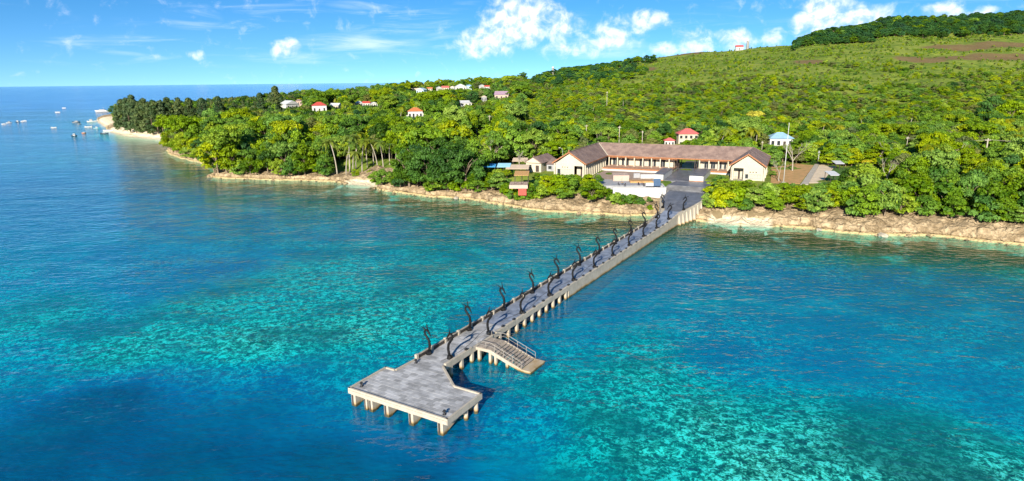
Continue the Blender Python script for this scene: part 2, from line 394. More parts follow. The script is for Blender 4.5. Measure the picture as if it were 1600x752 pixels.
def make_terrain():
    m, t = material('hillside_ground')
    P = t.n('ShaderNodeNewGeometry').outputs['Position']
    soil = t.n('ShaderNodeAttribute', attribute_name='soil').outputs['Fac']; sand = t.n('ShaderNodeAttribute', attribute_name='sand').outputs['Fac']
    n1, n2, n3 = t.noise(P, 0.02, 5, 0.6), t.noise(P, 0.12, 6, 0.65), t.noise(P, 0.8, 4, 0.6)
    c = t.mix(t.sstep(n2, 0.35, 0.65), (0.07, 0.125, 0.014, 1), (0.20, 0.25, 0.03, 1))
    c = t.mix(t.m('MULTIPLY', t.sstep(n1, 0.45, 0.65), 0.5), c, (0.25, 0.27, 0.05, 1))
    sm = t.sstep(t.m('ADD', soil, t.m('MULTIPLY', t.m('SUBTRACT', n2, 0.5), 1.5)), 0.42, 0.80)
    sm = t.m('MULTIPLY', sm, t.m('MULTIPLY_ADD', n3, 0.7, 0.45), clamp=True)
    c = t.mix(sm, c, t.mix(n2, (0.20, 0.085, 0.035, 1), (0.15, 0.10, 0.075, 1)))
    bank = t.n('ShaderNodeAttribute', attribute_name='bank').outputs['Fac']
    c = t.mix(t.sstep(t.m('ADD', bank, t.m('MULTIPLY', t.m('SUBTRACT', n2, 0.5), 0.8)), 0.4, 0.6), c, t.mix(n3, (0.12, 0.085, 0.045, 1), (0.30, 0.22, 0.13, 1)))
    c = t.mix(t.sstep(sand, 0.25, 0.6), c, (0.56, 0.47, 0.33, 1))
    c = t.mix(t.m('MULTIPLY', n3, 0.35), c, (0.05, 0.06, 0.015, 1))
    b = t.n('ShaderNodeBsdfPrincipled', ins={'Base Color': c, 'Roughness': 0.95, 'Specular IOR Level': 0.1})
    bp = t.n('ShaderNodeBump', ins={'Strength': 0.8, 'Distance': 0.8, 'Height': n2}); t.link(bp.outputs[0], b.inputs['Normal'])
    finish(t, b.outputs[0])
    na, nr = 420, 300
    az = np.radians(np.linspace(-72, 76, na)); r = np.exp(np.linspace(np.log(95), np.log(4200), nr))
    R, A = np.meshgrid(r, az, indexing='ij'); X, Y = R * np.sin(A), R * np.cos(A)
    Z = ground_z(X, Y); d = signed_d(X, Y).reshape(X.shape); b_ = beachness(X, Y)
    Z = Z - np.where((d < 16) & (d > -40), 0.7, 0) - np.where((d < 8) & (Y < 200), 1.4 * b_, 0) + (fbm(X / 9, Y / 9, 3) - 0.5) * np.clip(d / 60, 0, 1) * 1.2
    S = np.zeros(X.shape)
    for (sx, sy, rx, ry) in SOIL: S = np.maximum(S, np.clip(1.25 - ((X - sx) / rx) ** 2 - ((Y - sy) / ry) ** 2, 0, 1))
    o = link(bpy.data.objects.new('hillside', fastmesh('hillside', np.stack([X, Y, Z], -1).reshape(-1, 3), gridquads(nr, na), m, True,
             {'soil': S, 'sand': b_ * (d < 26) * (Y > 200), 'bank': np.clip(1.6 - d / 9, 0, 1) * (Y < 400)})))
    o.data.flip_normals() if o.data.polygons[0].normal.z < 0 else None
    tag(o, 'green scrubby hillside rising from the shore to the ridge', 'hillside', kind='structure')

def make_cliff():
    m, t = material('shore_rock')
    P = t.n('ShaderNodeNewGeometry').outputs['Position']
    sand = t.n('ShaderNodeAttribute', attribute_name='sand').outputs['Fac']; ledge = t.n('ShaderNodeAttribute', attribute_name='ledge').outputs['Fac']
    n1, n2 = t.noise(P, 0.35, 6, 0.65), t.noise(P, 1.6, 6, 0.68)
    vo = t.n('ShaderNodeTexVoronoi', feature='DISTANCE_TO_EDGE', ins={'Scale': 0.42, 'Randomness': 1.0}); 
    wv = t.n('ShaderNodeVectorMath', operation='ADD', ins={0: P, 1: t.n('ShaderNodeVectorMath', operation='SCALE', ins={0: t.n('ShaderNodeTexNoise', ins={'Vector': P, 'Scale': 0.5, 'Detail': 4}).outputs[1], 'Scale': 4.0}).outputs[0]})
    t.link(wv.outputs[0], vo.inputs['Vector'])
    c = t.mix(t.sstep(n1, 0.35, 0.65), (0.17, 0.12, 0.065, 1), (0.40, 0.30, 0.18, 1))
    c = t.mix(t.m('MULTIPLY', t.sstep(n2, 0.5, 0.72), 0.6), c, (0.42, 0.34, 0.22, 1))
    c = t.mix(t.m('MULTIPLY', t.sstep(vo.outputs[0], 0.07, 0.0), 0.45), c, (0.06, 0.04, 0.02, 1))
    c = t.mix(t.m('MULTIPLY', t.sstep(n2, 0.46, 0.30), 0.55), c, (0.07, 0.055, 0.03, 1))
    c = t.mix(t.m('MULTIPLY', ledge, t.sstep(n2, 0.30, 0.5)), c, (0.46, 0.35, 0.17, 1))
    c = t.mix(t.sstep(sand, 0.3, 0.7), c, t.mix(n2, (0.46, 0.37, 0.24, 1), (0.60, 0.51, 0.37, 1)))
    b = t.n('ShaderNodeBsdfPrincipled', ins={'Base Color': c, 'Roughness': 0.92, 'Specular IOR Level': 0.15})
    h = t.m('ADD', t.m('MULTIPLY', n2, 0.5), t.m('MULTIPLY', t.sstep(vo.outputs[0], 0.0, 0.2), 0.5))
    bp = t.n('ShaderNodeBump', ins={'Strength': 0.9, 'Distance': 0.45, 'Height': h}); t.link(bp.outputs[0], b.inputs['Normal'])
    finish(t, b.outputs[0])
    pts = [p for p in COAST if (p[1] < 740 and p[0] < 500 and not (p[0] == 2990) and p[0] > -480)]
    pts = [Vector(p) for p in pts]
    for _ in range(2):          # soften the corners
        q = [pts[0]]
        for a, b2 in zip(pts, pts[1:]): q += [a * 0.75 + b2 * 0.25, a * 0.25 + b2 * 0.75]
        pts = q + [pts[-1]]
    P2 = np.array([tuple(p) for p in pts]); seg = np.hypot(*np.diff(P2, axis=0).T); L = np.concatenate([[0], np.cumsum(seg)])
    mid = np.interp(L, L, np.hypot(P2[:, 0], P2[:, 1]))
    s, cur = [], 0.0
    while cur < L[-1]:
        s.append(cur); cur += 0.55 if np.interp(cur, L, mid) < 300 else 2.0
    s = np.array(s); cx, cy = np.interp(s, L, P2[:, 0]), np.interp(s, L, P2[:, 1])
    k = 9; kern = np.ones(k) / k
    tx, ty = np.gradient(cx), np.gradient(cy)
    tx, ty = np.convolve(np.pad(tx, k // 2, 'edge'), kern, 'valid'), np.convolve(np.pad(ty, k // 2, 'edge'), kern, 'valid')
    ln = np.hypot(tx, ty); nx, ny = -ty / ln, tx / ln          # inland normal
    chk = signed_d(cx + nx * 3, cy + ny * 3); 
    sg = np.sign(np.median(chk)); nx, ny = nx * sg, ny * sg
    wig = (fbm(s / 7, s * 0 + 3, 11) - 0.5) * 3.2 + (fbm(s / 2.2, s * 0 + 9, 12) - 0.5) * 1.3
    hf = (0.75 + 0.6 * fbm(s / 22, s * 0 + 1, 21)) * coastfac(cx, cy)
    D = np.array([-5, -1.4, -0.35, -.1, 0.15, 0.45, 0.75, 0.55, 0.7, 1.0, 1.4, 1.9, 2.7, 4.0, 6.5, 10.0, 14.0, 19.0])
    Hh = np.array([-2.4, -0.9, -0.3, 0.22, 0.34, 0.40, 0.36, 0.65, 1.1, 1.6, 2.0, 2.5, 2.9, 3.4, 3.9, 4.5, 4.9, 5.1])
    HB = np.interp(D, [-5, 0, 2.6, 3.2, 4.6, 7, 10.5, 14, 19], [-1.0, -0.05, 0.55, 1.2, 2.6, 3.4, 4.2, 4.7, 5.0])
    bt = beachness(cx, cy)
    X = cx[:, None] + nx[:, None] * (D[None] + wig[:, None] * np.clip(1 - D / 22, 0, 1)[None]); Y = cy[:, None] + ny[:, None] * (D[None] + wig[:, None] * np.clip(1 - D / 22, 0, 1)[None])
    rock = np.where(D > 1, Hh * hf[:, None], Hh[None])
    rough = (fbm(X / 1.9, Y / 1.9, 31, 4) - 0.5) * np.clip((D - 0.5) / 1.2, 0, 1)[None] * 1.7
    Z = (rock + rough) * (1 - bt[:, None]) + (HB[None] + rough * np.clip((D - 2.8) / 2, 0, 1)[None]) * bt[:, None]
    Z[:, -1] -= 1.2; Z[:, 0] -= 0.8
    jx = (fbm(X / 1.3, Z * 1.1 + Y / 1.3, 41, 3) - 0.5) * np.clip((D - 0.5) / 1.2, 0, 1)[None] * 1.4 * (1 - bt[:, None])
    X = X + nx[:, None] * jx; Y = Y + ny[:, None] * jx
    led = ((D > -0.2) & (D < 0.6) & (np.arange(len(D)) < 7)).astype(float)[None] * (1 - bt[:, None])
    o = link(bpy.data.objects.new('shore_cliff', fastmesh('shore_cliff', np.stack([X, Y, Z], -1).reshape(-1, 3), gridquads(len(s), len(D)), m, False,
             {'sand': bt[:, None] * ((D < 2.8)[None] | (np.hypot(cx, cy) > 380)[:, None]), 'ledge': led})))
    if np.mean([p.normal.z for p in o.data.polygons[:2000]]) < 0: o.data.flip_normals()
    tag(o, 'low tan limestone cliff and ledge with small sand beaches', 'cliff', kind='structure')
    return s, cx, cy, nx, ny, bt, m

# ---- depth of the water
DEPTH = [(0, 740, 15, 0), (300, 740, 15, 0), (500, 710, 14, 0), (150, 630, 13, .05), (400, 630, 12, .1), (650, 735, 13, 0), (900, 740, 4.5, .1), (780, 705, 8, .1), (0, 570, 8, .6), (200, 545, 4.5, .9), (400, 525, 4, 1),
         (550, 510, 4, 1), (640, 470, 4, .8), (100, 480, 5, .8), (300, 475, 4.2, .9), (0, 430, 7, .5), (150, 410, 8, .25), (330, 420, 9, .2), (240, 448, 9, .2), (420, 440, 5, .6), (500, 420, 5, .6), (480, 370, 6, .3), (700, 420, 4.8, .5), (780, 380, 5.5, .2),
         (850, 400, 5, .2), (600, 350, 6.5, .1), (700, 330, 3, .2), (300, 340, 7.5, .1), (100, 330, 9, .1), (0, 300, 10, .1), (250, 280, 9, 0), (100, 230, 8, 0), (0, 200, 11, 0), (0, 165, 20, 0), (200, 235, 4.5, .1), (450, 310, 5, .2), (560, 310, 2.5, .3),
         (950, 350, 1.2, .5), (980, 345, .9, .6), (900, 345, 2.5, .3), (1000, 440, 8, .1), (960, 480, 8, .15), (1080, 400, 7, .1), (1150, 370, 1.8, .5), (1120, 380, 3, .4), (1250, 375, 2, .4), (1400, 390, 2.5, .3), (1550, 400, 2.5, .3),
         (1200, 430, 8, .1), (1400, 440, 8, .15), (1580, 450, 7, .2), (1000, 520, 5, .7), (900, 520, 7, .4), (1150, 500, 7, .5), (1300, 510, 8, .3), (1500, 510, 7, .4), (1300, 560, 9, .35), (1500, 580, 9, .35), (1150, 555, 8, .5),
         (1000, 580, 4, .95), (950, 640, 4, .9), (1100, 650, 3.4, 1), (1300, 680, 3.4, 1), (1500, 690, 4, .95), (1590, 640, 7, .5), (1200, 740, 3.2, 1), (1450, 740, 3.2, 1), (1000, 700, 3.6, .8), (1590, 745, 3.4, 1), (860, 600, 5, .7),
         (800, 650, 9, .3), (700, 690, 12, .05), (620, 640, 10, .1), (850, 480, 8, .15), (560, 570, 6, .6), (780, 590, 6, .5)]
_c = []
for (px, py, dp, rf) in DEPTH:
    p = un(px, py, 0); _c.append((math.atan2(p.x, p.y), math.log(math.hypot(p.x, p.y)), dp, rf))
_c = np.array(_c)
def sea_fields(x, y):
    x = np.asarray(x, float).ravel(); y = np.asarray(y, float).ravel()
    a = np.arctan2(x, y); l = np.log(np.hypot(x, y) + 1)
    a = np.clip(a, -0.85, 0.85)
    num = np.zeros((2, len(x))); den = np.zeros(len(x))
    for (ca, cl, dp, rf) in _c:
        w = 1.0 / (((a - ca) / 0.9) ** 2 + ((l - cl) / 1.0) ** 2 + 0.0016) ** 1.6
        num[0] += w * dp; num[1] += w * rf; den += w
    dep, rf = num / den
    far = np.clip((y - 700) / 900, 0, 1); dep = dep * (1 - far) + 26 * far; rf = rf * (1 - far)
    back = np.clip((40 - y) / 30, 0, 1); dep = dep * (1 - back) + 10 * back
    st = fbm(x / 26 + y / 90, y / 12, 61, 3) - 0.5
    dep = dep * (1 - 0.35 * np.clip(rf, 0, 1)) * (1 + 0.5 * st); rf = np.clip(rf + 0.5 * (fbm(x / 12, y / 7, 71, 3) - 0.5), 0, 1)
    d = -signed_d(x, y)
    dep = np.minimum(dep, np.where(beachness(x, y) > .3, 0.25 + 0.17 * np.maximum(d, -1), 0.7 + 0.30 * np.maximum(d, -1)))
    return np.maximum(dep, 0.1), rf, d

def make_sea():
    m, t = material('sea_bed')
    P = t.n('ShaderNodeNewGeometry').outputs['Position']; reef = t.n('ShaderNodeAttribute', attribute_name='reef').outputs['Fac']
    warp = t.n('ShaderNodeVectorMath', operation='SCALE', ins={0: t.n('ShaderNodeTexNoise', ins={'Vector': P, 'Scale': 0.9, 'Detail': 3}).outputs[1], 'Scale': 1.4}).outputs[0]
    q = t.n('ShaderNodeVectorMath', operation='ADD', ins={0: P, 1: warp}).outputs[0]
    n1 = t.noise(q, 0.95, 5, 0.62); n2 = t.noise(q, 3.0, 3, 0.6); n3 = t.noise(P, 0.12, 4, 0.6)
    pat = t.m('ADD', t.m('MULTIPLY', n1, 0.52), t.m('MULTIPLY', n2, 0.48))
    coral = t.ramp(pat, [(0.42, (0.012, 0.035, 0.03)), (0.475, (0.07, 0.15, 0.12)), (0.525, (0.42, 0.48, 0.33)), (0.565, (1.0, 1.0, 0.85))])
    flat = t.ramp(t.m('ADD', t.m('MULTIPLY', n3, 0.7), t.m('MULTIPLY', n1, 0.3)), [(0.38, (0.06, 0.09, 0.08)), (0.5, (0.22, 0.25, 0.20)), (0.62, (0.55, 0.54, 0.42))])
    big = t.noise(P, 0.06, 3, 0.55)
    coral = t.mix(t.m('MULTIPLY', t.sstep(big, 0.50, 0.36), 0.75), coral, (0.035, 0.06, 0.05, 1))
    c = t.mix(t.sstep(reef, 0.1, 0.65), flat, coral)
    bed_refl = t.n('ShaderNodeAttribute', attribute_name='algae').outputs['Fac']
    c = t.mix(t.m('MULTIPLY', bed_refl, t.sstep(n3, 0.72, 0.54)), c, (0.022, 0.032, 0.008, 1))  # dark olive bed inshore, with tree reflections painted into the same tone
    b = t.n('ShaderNodeBsdfPrincipled', ins={'Base Color': c, 'Roughness': 0.95, 'Specular IOR Level': 0.0})
    finish(t, b.outputs[0])
    na, nr = 460, 330
    az = np.radians(np.linspace(-75, 75, na)); r = np.concatenate([np.exp(np.linspace(np.log(14), np.log(420), nr - 12)), np.exp(np.linspace(np.log(450), np.log(70000), 12))])
    R, A = np.meshgrid(r, az, indexing='ij'); X, Y = R * np.sin(A), R * np.cos(A)
    dep, rf, d = sea_fields(X, Y)
    rel = (fbm(X / 2.4, Y / 2.4, 81, 3).ravel() - 0.5) * np.clip(rf, 0, 1) * np.minimum(dep * 0.15, 0.4)
    Z = -np.minimum(dep, 0.9 + 0.28 * dep) + rel; Z = np.where(d < -2, Z - 3, Z)
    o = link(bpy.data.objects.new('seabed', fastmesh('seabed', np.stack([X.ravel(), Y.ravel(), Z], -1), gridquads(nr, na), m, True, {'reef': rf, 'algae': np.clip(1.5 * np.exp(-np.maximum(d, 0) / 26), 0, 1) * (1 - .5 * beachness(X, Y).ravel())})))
    if o.data.polygons[0].normal.z < 0: o.data.flip_normals()
    tag(o, 'mottled coral reef and pale sand under the clear water', 'seabed', kind='structure')

    m, t = material('sea_water')
    P = t.n('ShaderNodeNewGeometry').outputs['Position']; dep = t.n('ShaderNodeAttribute', attribute_name='depth').outputs['Fac']
    # wind ripples: three sizes, crests roughly across the wind
    def wn(sx, sy, scale, det, dist=0.0, ang=0.0):
        mp = t.n('ShaderNodeMapping', ins={'Vector': P, 'Rotation': (0, 0, ang), 'Scale': (sx, sy, 1)})
        return t.noise(mp.outputs[0], scale, det, 0.55, dist)
    w1 = wn(0.5, 1, 0.22, 2, 0.0, 0.15); w2 = wn(0.55, 1, 0.9, 2, 0.0, -0.22); w3 = wn(0.65, 1, 2.8, 2, 0.0, 0.1)
    gust = t.sstep(wn(0.35, 1, 0.018, 4, 0.3), 0.38, 0.62)
    h = t.m('ADD', t.m('ADD', t.m('MULTIPLY', w1, 0.50), t.m('MULTIPLY', w2, 0.32)), t.m('MULTIPLY', w3, 0.03))
    h = t.m('MULTIPLY', h, t.m('MULTIPLY_ADD', gust, 0.55, 0.55))
    bp = t.n('ShaderNodeBump', ins={'Strength': 1.0, 'Distance': 0.85, 'Height': h})
    def att(k): return t.m('POWER', 2.71828, t.m('MULTIPLY', dep, -k))
    tint = t.n('ShaderNodeCombineColor', ins={0: att(0.62), 1: att(0.028), 2: att(0.022)}).outputs[0]
    tp = t.n('ShaderNodeBsdfTransparent', ins={0: tint})
    body = t.ramp(t.m('DIVIDE', dep, 26.0), [(0.0, (0.02, 0.08, 0.03)), (0.045, (0.012, 0.16, 0.11)), (0.10, (0.002, 0.33, 0.36)), (0.22, (0.0, 0.24, 0.44)), (0.36, (0.0, 0.145, 0.35)), (0.5, (0.0, 0.075, 0.18)), (0.64, (0.0, 0.072, 0.18)), (0.82, (0.0, 0.09, 0.34)), (1.0, (0.0, 0.11, 0.44))])
    bed_refl = t.n('ShaderNodeAttribute', attribute_name='algae').outputs['Fac']      # inshore tree reflections painted as green into the water's body colour
    body = t.mix(t.m('MULTIPLY', bed_refl, 0.9), body, (0.012, 0.105, 0.045, 1))
    df = t.n('ShaderNodeBsdfDiffuse', ins={0: body, 'Normal': bp.outputs[0]})
    alpha = t.m('SUBTRACT', 1.0, att(0.10))
    under = t.n('ShaderNodeMixShader', ins={0: alpha, 1: tp.outputs[0], 2: df.outputs[0]})
    gl = t.n('ShaderNodeBsdfGlossy', ins={0: (1, 1, 1, 1), 'Roughness': 0.10, 'Normal': bp.outputs[0]})
    fr = t.n('ShaderNodeFresnel', ins={'IOR': 1.31, 'Normal': bp.outputs[0]})
    front = t.m('SUBTRACT', 1.0, t.n('ShaderNodeNewGeometry').outputs['Backfacing'])       # seen from below the surface lets the sun through
    mx = t.n('ShaderNodeMixShader', ins={0: t.m('MULTIPLY', fr.outputs[0], front), 1: under.outputs[0], 2: gl.outputs[0]})
    finish(t, mx.outputs[0])
    na, nr = 360, 300
    az = np.radians(np.concatenate([np.linspace(-70, 70, na - 40), np.linspace(72, 288, 39), [290.0]])); r = np.concatenate([[2], np.exp(np.linspace(np.log(12), np.log(900), nr - 31)), np.exp(np.linspace(np.log(930), np.log(90000), 30))])
    R, A = np.meshgrid(r, az, indexing='ij'); X, Y = R * np.sin(A), R * np.cos(A)
    dep, rf, d = sea_fields(X, Y)
    dep = np.where(Y.ravel() < 5, np.maximum(dep, 10), dep)
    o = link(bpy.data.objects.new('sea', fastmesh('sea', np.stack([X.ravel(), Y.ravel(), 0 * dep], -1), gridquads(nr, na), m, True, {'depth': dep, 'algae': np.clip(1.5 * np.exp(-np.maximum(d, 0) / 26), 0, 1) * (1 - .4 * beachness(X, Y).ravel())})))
    if o.data.polygons[0].normal.z < 0: o.data.flip_normals()
    tag(o, 'clear turquoise and deep blue sea with wind ripples', 'sea', kind='structure')

make_terrain()
CL = make_cliff()
make_sea()

# ================================================================== PLANTS
CROWN_SETS = {}
def leaf_cards(C, Nn, size, rng, elong=1.0):
    """rhombic leaf clumps at C facing Nn"""
    n = len(C); r = rng.normal(size=(n, 3)); t1 = np.cross(Nn, r); t1 /= np.linalg.norm(t1, axis=1)[:, None] + 1e-9
    t2 = np.cross(Nn, t1); sz = size * rng.uniform(0.6, 1.35, n)[:, None]
    a = t1 * sz * 0.62 * elong; b = t2 * sz * 0.40
    V = np.stack([C - a, C - b + Nn * sz * .08, C + a, C + b + Nn * sz * .08], 1).reshape(-1, 3)
    return V, np.arange(4 * n).reshape(-1, 4)
def crown_mesh(name, mat, seed, rx, h0, h1, nl, per, lobe, leaf, shape='round', flat=0.8):
    rng = np.random.default_rng(seed); Cs, Ns, T = [], [], []
    for i in range(nl):
        a = rng.uniform(0, 2 * math.pi); k = (i + 0.5) / nl
        if shape == 'cone': z = k; rr = (1 - z) ** 0.75 * rng.uniform(0.55, 1.0) + 0.05
        elif shape == 'umbrella': z = rng.uniform(0.55, 1.0); rr = math.sqrt(k) * 1.0
        else:
            z = rng.uniform(0.06, 1.0); rr = math.sqrt(max(0.0, 1 - (1.9 * (z - 0.42)) ** 2)) * rng.uniform(0.6, 1.0) if z < 0.94 else rng.uniform(0, .3)
        c = np.array([rr * rx * math.cos(a), rr * rx * math.sin(a), h0 + (h1 - h0) * z])
        lr = lobe * rng.uniform(0.65, 1.3)
        d = rng.normal(size=(per, 3)); d /= np.linalg.norm(d, axis=1)[:, None]
        d[:, 2] = np.where(d[:, 2] < -0.25, -d[:, 2] * 0.6, d[:, 2]); 
        P = c + d * lr * rng.uniform(0.6, 1.05, per)[:, None] * np.array([1, 1, flat])
        nn = d + rng.normal(size=(per, 3)) * 0.55; nn[:, 2] += 0.25; nn /= np.linalg.norm(nn, axis=1)[:, None]
        Cs.append(P); Ns.append(nn); T.append(np.full(per, rng.uniform(0, 1)) + rng.normal(size=per) * 0.10)
    C, Nn, T = np.concatenate(Cs), np.concatenate(Ns), np.concatenate(T)
    V, Q = leaf_cards(C, Nn, leaf, rng, 1.5 if shape == 'cone' else 1.0)
    return fastmesh(name, V, Q, mat, False, {'tone': np.repeat(np.clip(T, 0, 1), 4)})
def trunk_mesh(name, mat, seed, h, r, spread, limbs=5, lean=0.05):
    rng = random.Random(seed); b = MB(); top = Vector((rng.uniform(-1, 1) * lean * h, rng.uniform(-1, 1) * lean * h, h * 0.55))
    b.tube([(0, 0, -0.6), (0, 0, 0.2), top * 0.5, top], [r * 1.5, r * 1.1, r * 0.85, r * 0.6], 6)
    for i in range(limbs):
        a = 2 * math.pi * (i + rng.random() * 0.6) / limbs; s0 = top * rng.uniform(0.6, 0.98)
        e = Vector((math.cos(a) * spread, math.sin(a) * spread, h * rng.uniform(0.68, 0.92)))
        mid = s0.lerp(e, 0.5) + Vector((0, 0, 0.08 * h)); b.tube([s0, mid, e], [r * 0.45, r * 0.3, r * 0.12], 4)
    return b.mesh(name, mat, True)
M_bark = simple('bark', (0.20, 0.15, 0.10), 0.9, 0.4, 3.0)
M_pale = simple('pale_bark', (0.33, 0.29, 0.23), 0.9, 0.3, 3.0)
G_mid = foliage('leaves_mid_green', (0.040, 0.115, 0.004), (0.22, 0.36, 0.006))
G_lite = foliage('leaves_yellow_green', (0.095, 0.19, 0.004), (0.36, 0.45, 0.008))
G_dark = foliage('leaves_dark_green', (0.018, 0.065, 0.008), (0.085, 0.19, 0.012))
G_olive = foliage('leaves_olive', (0.08, 0.11, 0.025), (0.23, 0.25, 0.06))
G_pine = foliage('needles_grey_green', (0.025, 0.06, 0.018), (0.12, 0.155, 0.045), trans=0.15)
G_blue = foliage('leaves_cool_green', (0.014, 0.07, 0.022), (0.07, 0.19, 0.035))
G_yel = foliage('blossom_yellow', (0.35, 0.30, 0.01), (0.62, 0.52, 0.015))
G_palm = foliage('palm_fronds', (0.08, 0.15, 0.008), (0.36, 0.36, 0.03))
# kind: trunk mesh, crown mesh, height, crown radius  (real size before scaling)
KINDS = {}
def kind(key, crown, trunk, h, r): KINDS[key] = (trunk, crown, h, r)
for i in range(3):
    for key, mat in (('mid', G_mid), ('lite', G_lite), ('dark', G_dark), ('olive', G_olive), ('blue', G_blue)):
        if key in ('olive', 'blue') and i == 2: continue
        sd = 100 + i * 10 + len(KINDS)
        kind(key + str(i), crown_mesh('crown', mat, sd, 2.75, 1.4, 6.6, 26, 120, 1.12, 0.44), trunk_mesh('trunk', M_bark, sd, 6.6, 0.18, 1.8), 7.6, 3.7)
for i in range(3):
    for key, mat in (('shrubm', G_mid), ('shrubl', G_lite)):
        sd = 300 + i * 7 + len(KINDS)
        kind(key + str(i), crown_mesh('crown', mat, sd, 1.45, 0.2, 2.4, 18, 80, 0.70, 0.33), trunk_mesh('trunk', M_bark, sd, 2.4, 0.07, 0.9, 4), 3.0, 2.0)
for i in range(2):
    kind('pine' + str(i), crown_mesh('crown', G_pine, 500 + i, 3.4, 2.5, 18.5, 46, 80, 1.45, 0.6, 'cone', 0.9), trunk_mesh('trunk', M_bark, 500 + i, 17, 0.28, 1.2, 4, 0.02), 19.5, 3.6)
    kind('wide' + str(i), crown_mesh('crown', G_dark, 540 + i, 4.4, 2.4, 9.6, 50, 130, 1.32, 0.48), trunk_mesh('trunk', M_bark, 540 + i, 9.5, 0.34, 3.2, 7), 11.0, 5.6)
for i in range(2):
    kind('bigm' + str(i), crown_mesh('crown', G_mid, 600 + i, 4.6, 2.6, 8.6, 46, 120, 1.25, 0.46, 'umbrella' if i else 'round', 0.75), trunk_mesh('trunk', M_bark, 600 + i, 8.4, 0.30, 3.2, 7), 9.8, 5.7)
    kind('bigl' + str(i), crown_mesh('crown', G_lite, 620 + i, 4.0, 2.0, 9.4, 40, 120, 1.2, 0.44, 'round' if i else 'umbrella', 0.9), trunk_mesh('trunk', M_bark, 620 + i, 9, 0.28, 2.8, 7), 10.4, 5.0)
kind('gold', crown_mesh('crown', G_yel, 560, 2.6, 2.6, 4.8, 14, 60, 0.95, 0.5, 'umbrella', 0.6), trunk_mesh('trunk', M_bark, 561, 5, 0.15, 1.9), 5.4, 3.4)

def bare_mesh(name, seed, h):
    rng = random.Random(seed); b = MB()
    def grow(p, d, L, r, n):
        e = p + d * L; m_ = p.lerp(e, 0.5) + Vector((rng.uniform(-1, 1), rng.uniform(-1, 1), 0)) * L * 0.08
        b.tube([p, m_, e], [r, r * 0.8, r * 0.6], 5 if n > 2 else 4, n == 0)
        if n:
            for _ in range(rng.choice((2, 3)) if n < 4 else 3):
                dd = (d + Vector((rng.uniform(-1, 1), rng.uniform(-1, 1), rng.uniform(-0.15, 0.5))) * 0.75).normalized()
                grow(e, dd, L * rng.uniform(0.6, 0.85), r * 0.58, n - 1)
    grow(Vector((0, 0, -0.3)), Vector((0.05, 0, 1)), h * 0.33, h * 0.028, 4); return b.mesh(name, M_pale, True)
def palm_meshes(seed, h=8.0, lean=1.4):
    rng = random.Random(seed); b = MB(); a = rng.uniform(0, 6.28); lx, ly = math.cos(a) * lean, math.sin(a) * lean
    pth = [Vector((lx * k * k, ly * k * k, -0.4 + (h + 0.4) * k)) for k in [i / 7 for i in range(8)]]
    b.tube(pth, [0.26, 0.19, 0.17, 0.16, 0.15, 0.14, 0.13, 0.14], 7); tr = b.mesh('trunk', M_pale, True)
    top = pth[-1]; V, Q, T = [], [], []
    for i in range(17):
        az = 2 * math.pi * i / 17 + rng.uniform(-.15, .15); up = rng.uniform(-0.35, 1.15); L = rng.uniform(2.5, 3.4); tone = rng.random()
        hz = Vector((math.cos(az), math.sin(az), 0)); side = Vector((-hz.y, hz.x, 0)); pr = None
        nseg = 9
        for k in range(nseg + 1):
            q = k / nseg; p = top + hz * (L * (q * 0.95 - 0.12 * q * q * (1 - up))) + Vector((0, 0, L * (up * 0.65 * q - 0.95 * q * q * (0.75 + 0.25 * (1 - up)))))
            w = 0.60 * math.sin(math.pi * min(1, 0.12 + q * 0.86)) 
            if pr is not None:
                for sg in (-1, 1):                        # leaflets hang to both sides of the rib
                    bs = len(V); o1 = side * sg * w + Vector((0, 0, -0.42 * w)) + hz * 0.22
                    for half in (0.0, 0.5):
                        a0 = pr.lerp(p, half); a1 = pr.lerp(p, half + 0.34); bs = len(V)
                        V += [a0, a1, a1 + o1, a0 + o1 * 0.97]; Q.append((bs, bs + 1, bs + 2, bs + 3)); T += [tone] * 4
            pr = p
    cr = fastmesh('crown', np.array([tuple(v) for v in V]), np.array(Q), G_palm, False, {'tone': T})
    return tr, cr
for i in range(4): 
    tr, cr = palm_meshes(700 + i * 3, 8.0 + i * 0.5, 0.8 + 0.5 * i); KINDS['palm' + str(i)] = (tr, cr, 10.0 + i * .5, 3.0)

WORD = {'mid': 'mid-green broadleaf tree', 'lite': 'yellow-green broadleaf tree', 'dark': 'dark green broadleaf tree', 'olive': 'dull olive broadleaf tree', 'blue': 'cool green broadleaf tree', 'shrubm': 'mid-green bushy shrub',
        'shrubl': 'bright yellow-green shrub', 'pine': 'feathery grey-green casuarina', 'wide': 'big spreading dark tree', 'bigm': 'large spreading mid-green tree', 'bigl': 'large spreading yellow-green tree', 'gold': 'yellow-flowering tree', 'palm': 'coconut palm'}
NAME = {'mid': 'broadleaf_tree', 'lite': 'broadleaf_tree', 'dark': 'broadleaf_tree', 'olive': 'broadleaf_tree', 'blue': 'broadleaf_tree', 'shrubm': 'shrub', 'shrubl': 'shrub', 'pine': 'casuarina_tree', 'wide': 'spreading_tree', 'bigm': 'spreading_tree', 'bigl': 'spreading_tree', 'gold': 'flowering_tree', 'palm': 'coconut_palm'}
TREES = []      # (key, x, y, z, scale, squash, rot, keep)
def stem(k): return k.rstrip('0123456789')
CLEAR = []      # (x0, y0, x1, y1, Y): what the photo shows uncovered: no plant nearer than Y may stand in this sight line
def clear(x0, y0, x1, y1, Y): CLEAR.append((x0, y0, x1, y1, Y))
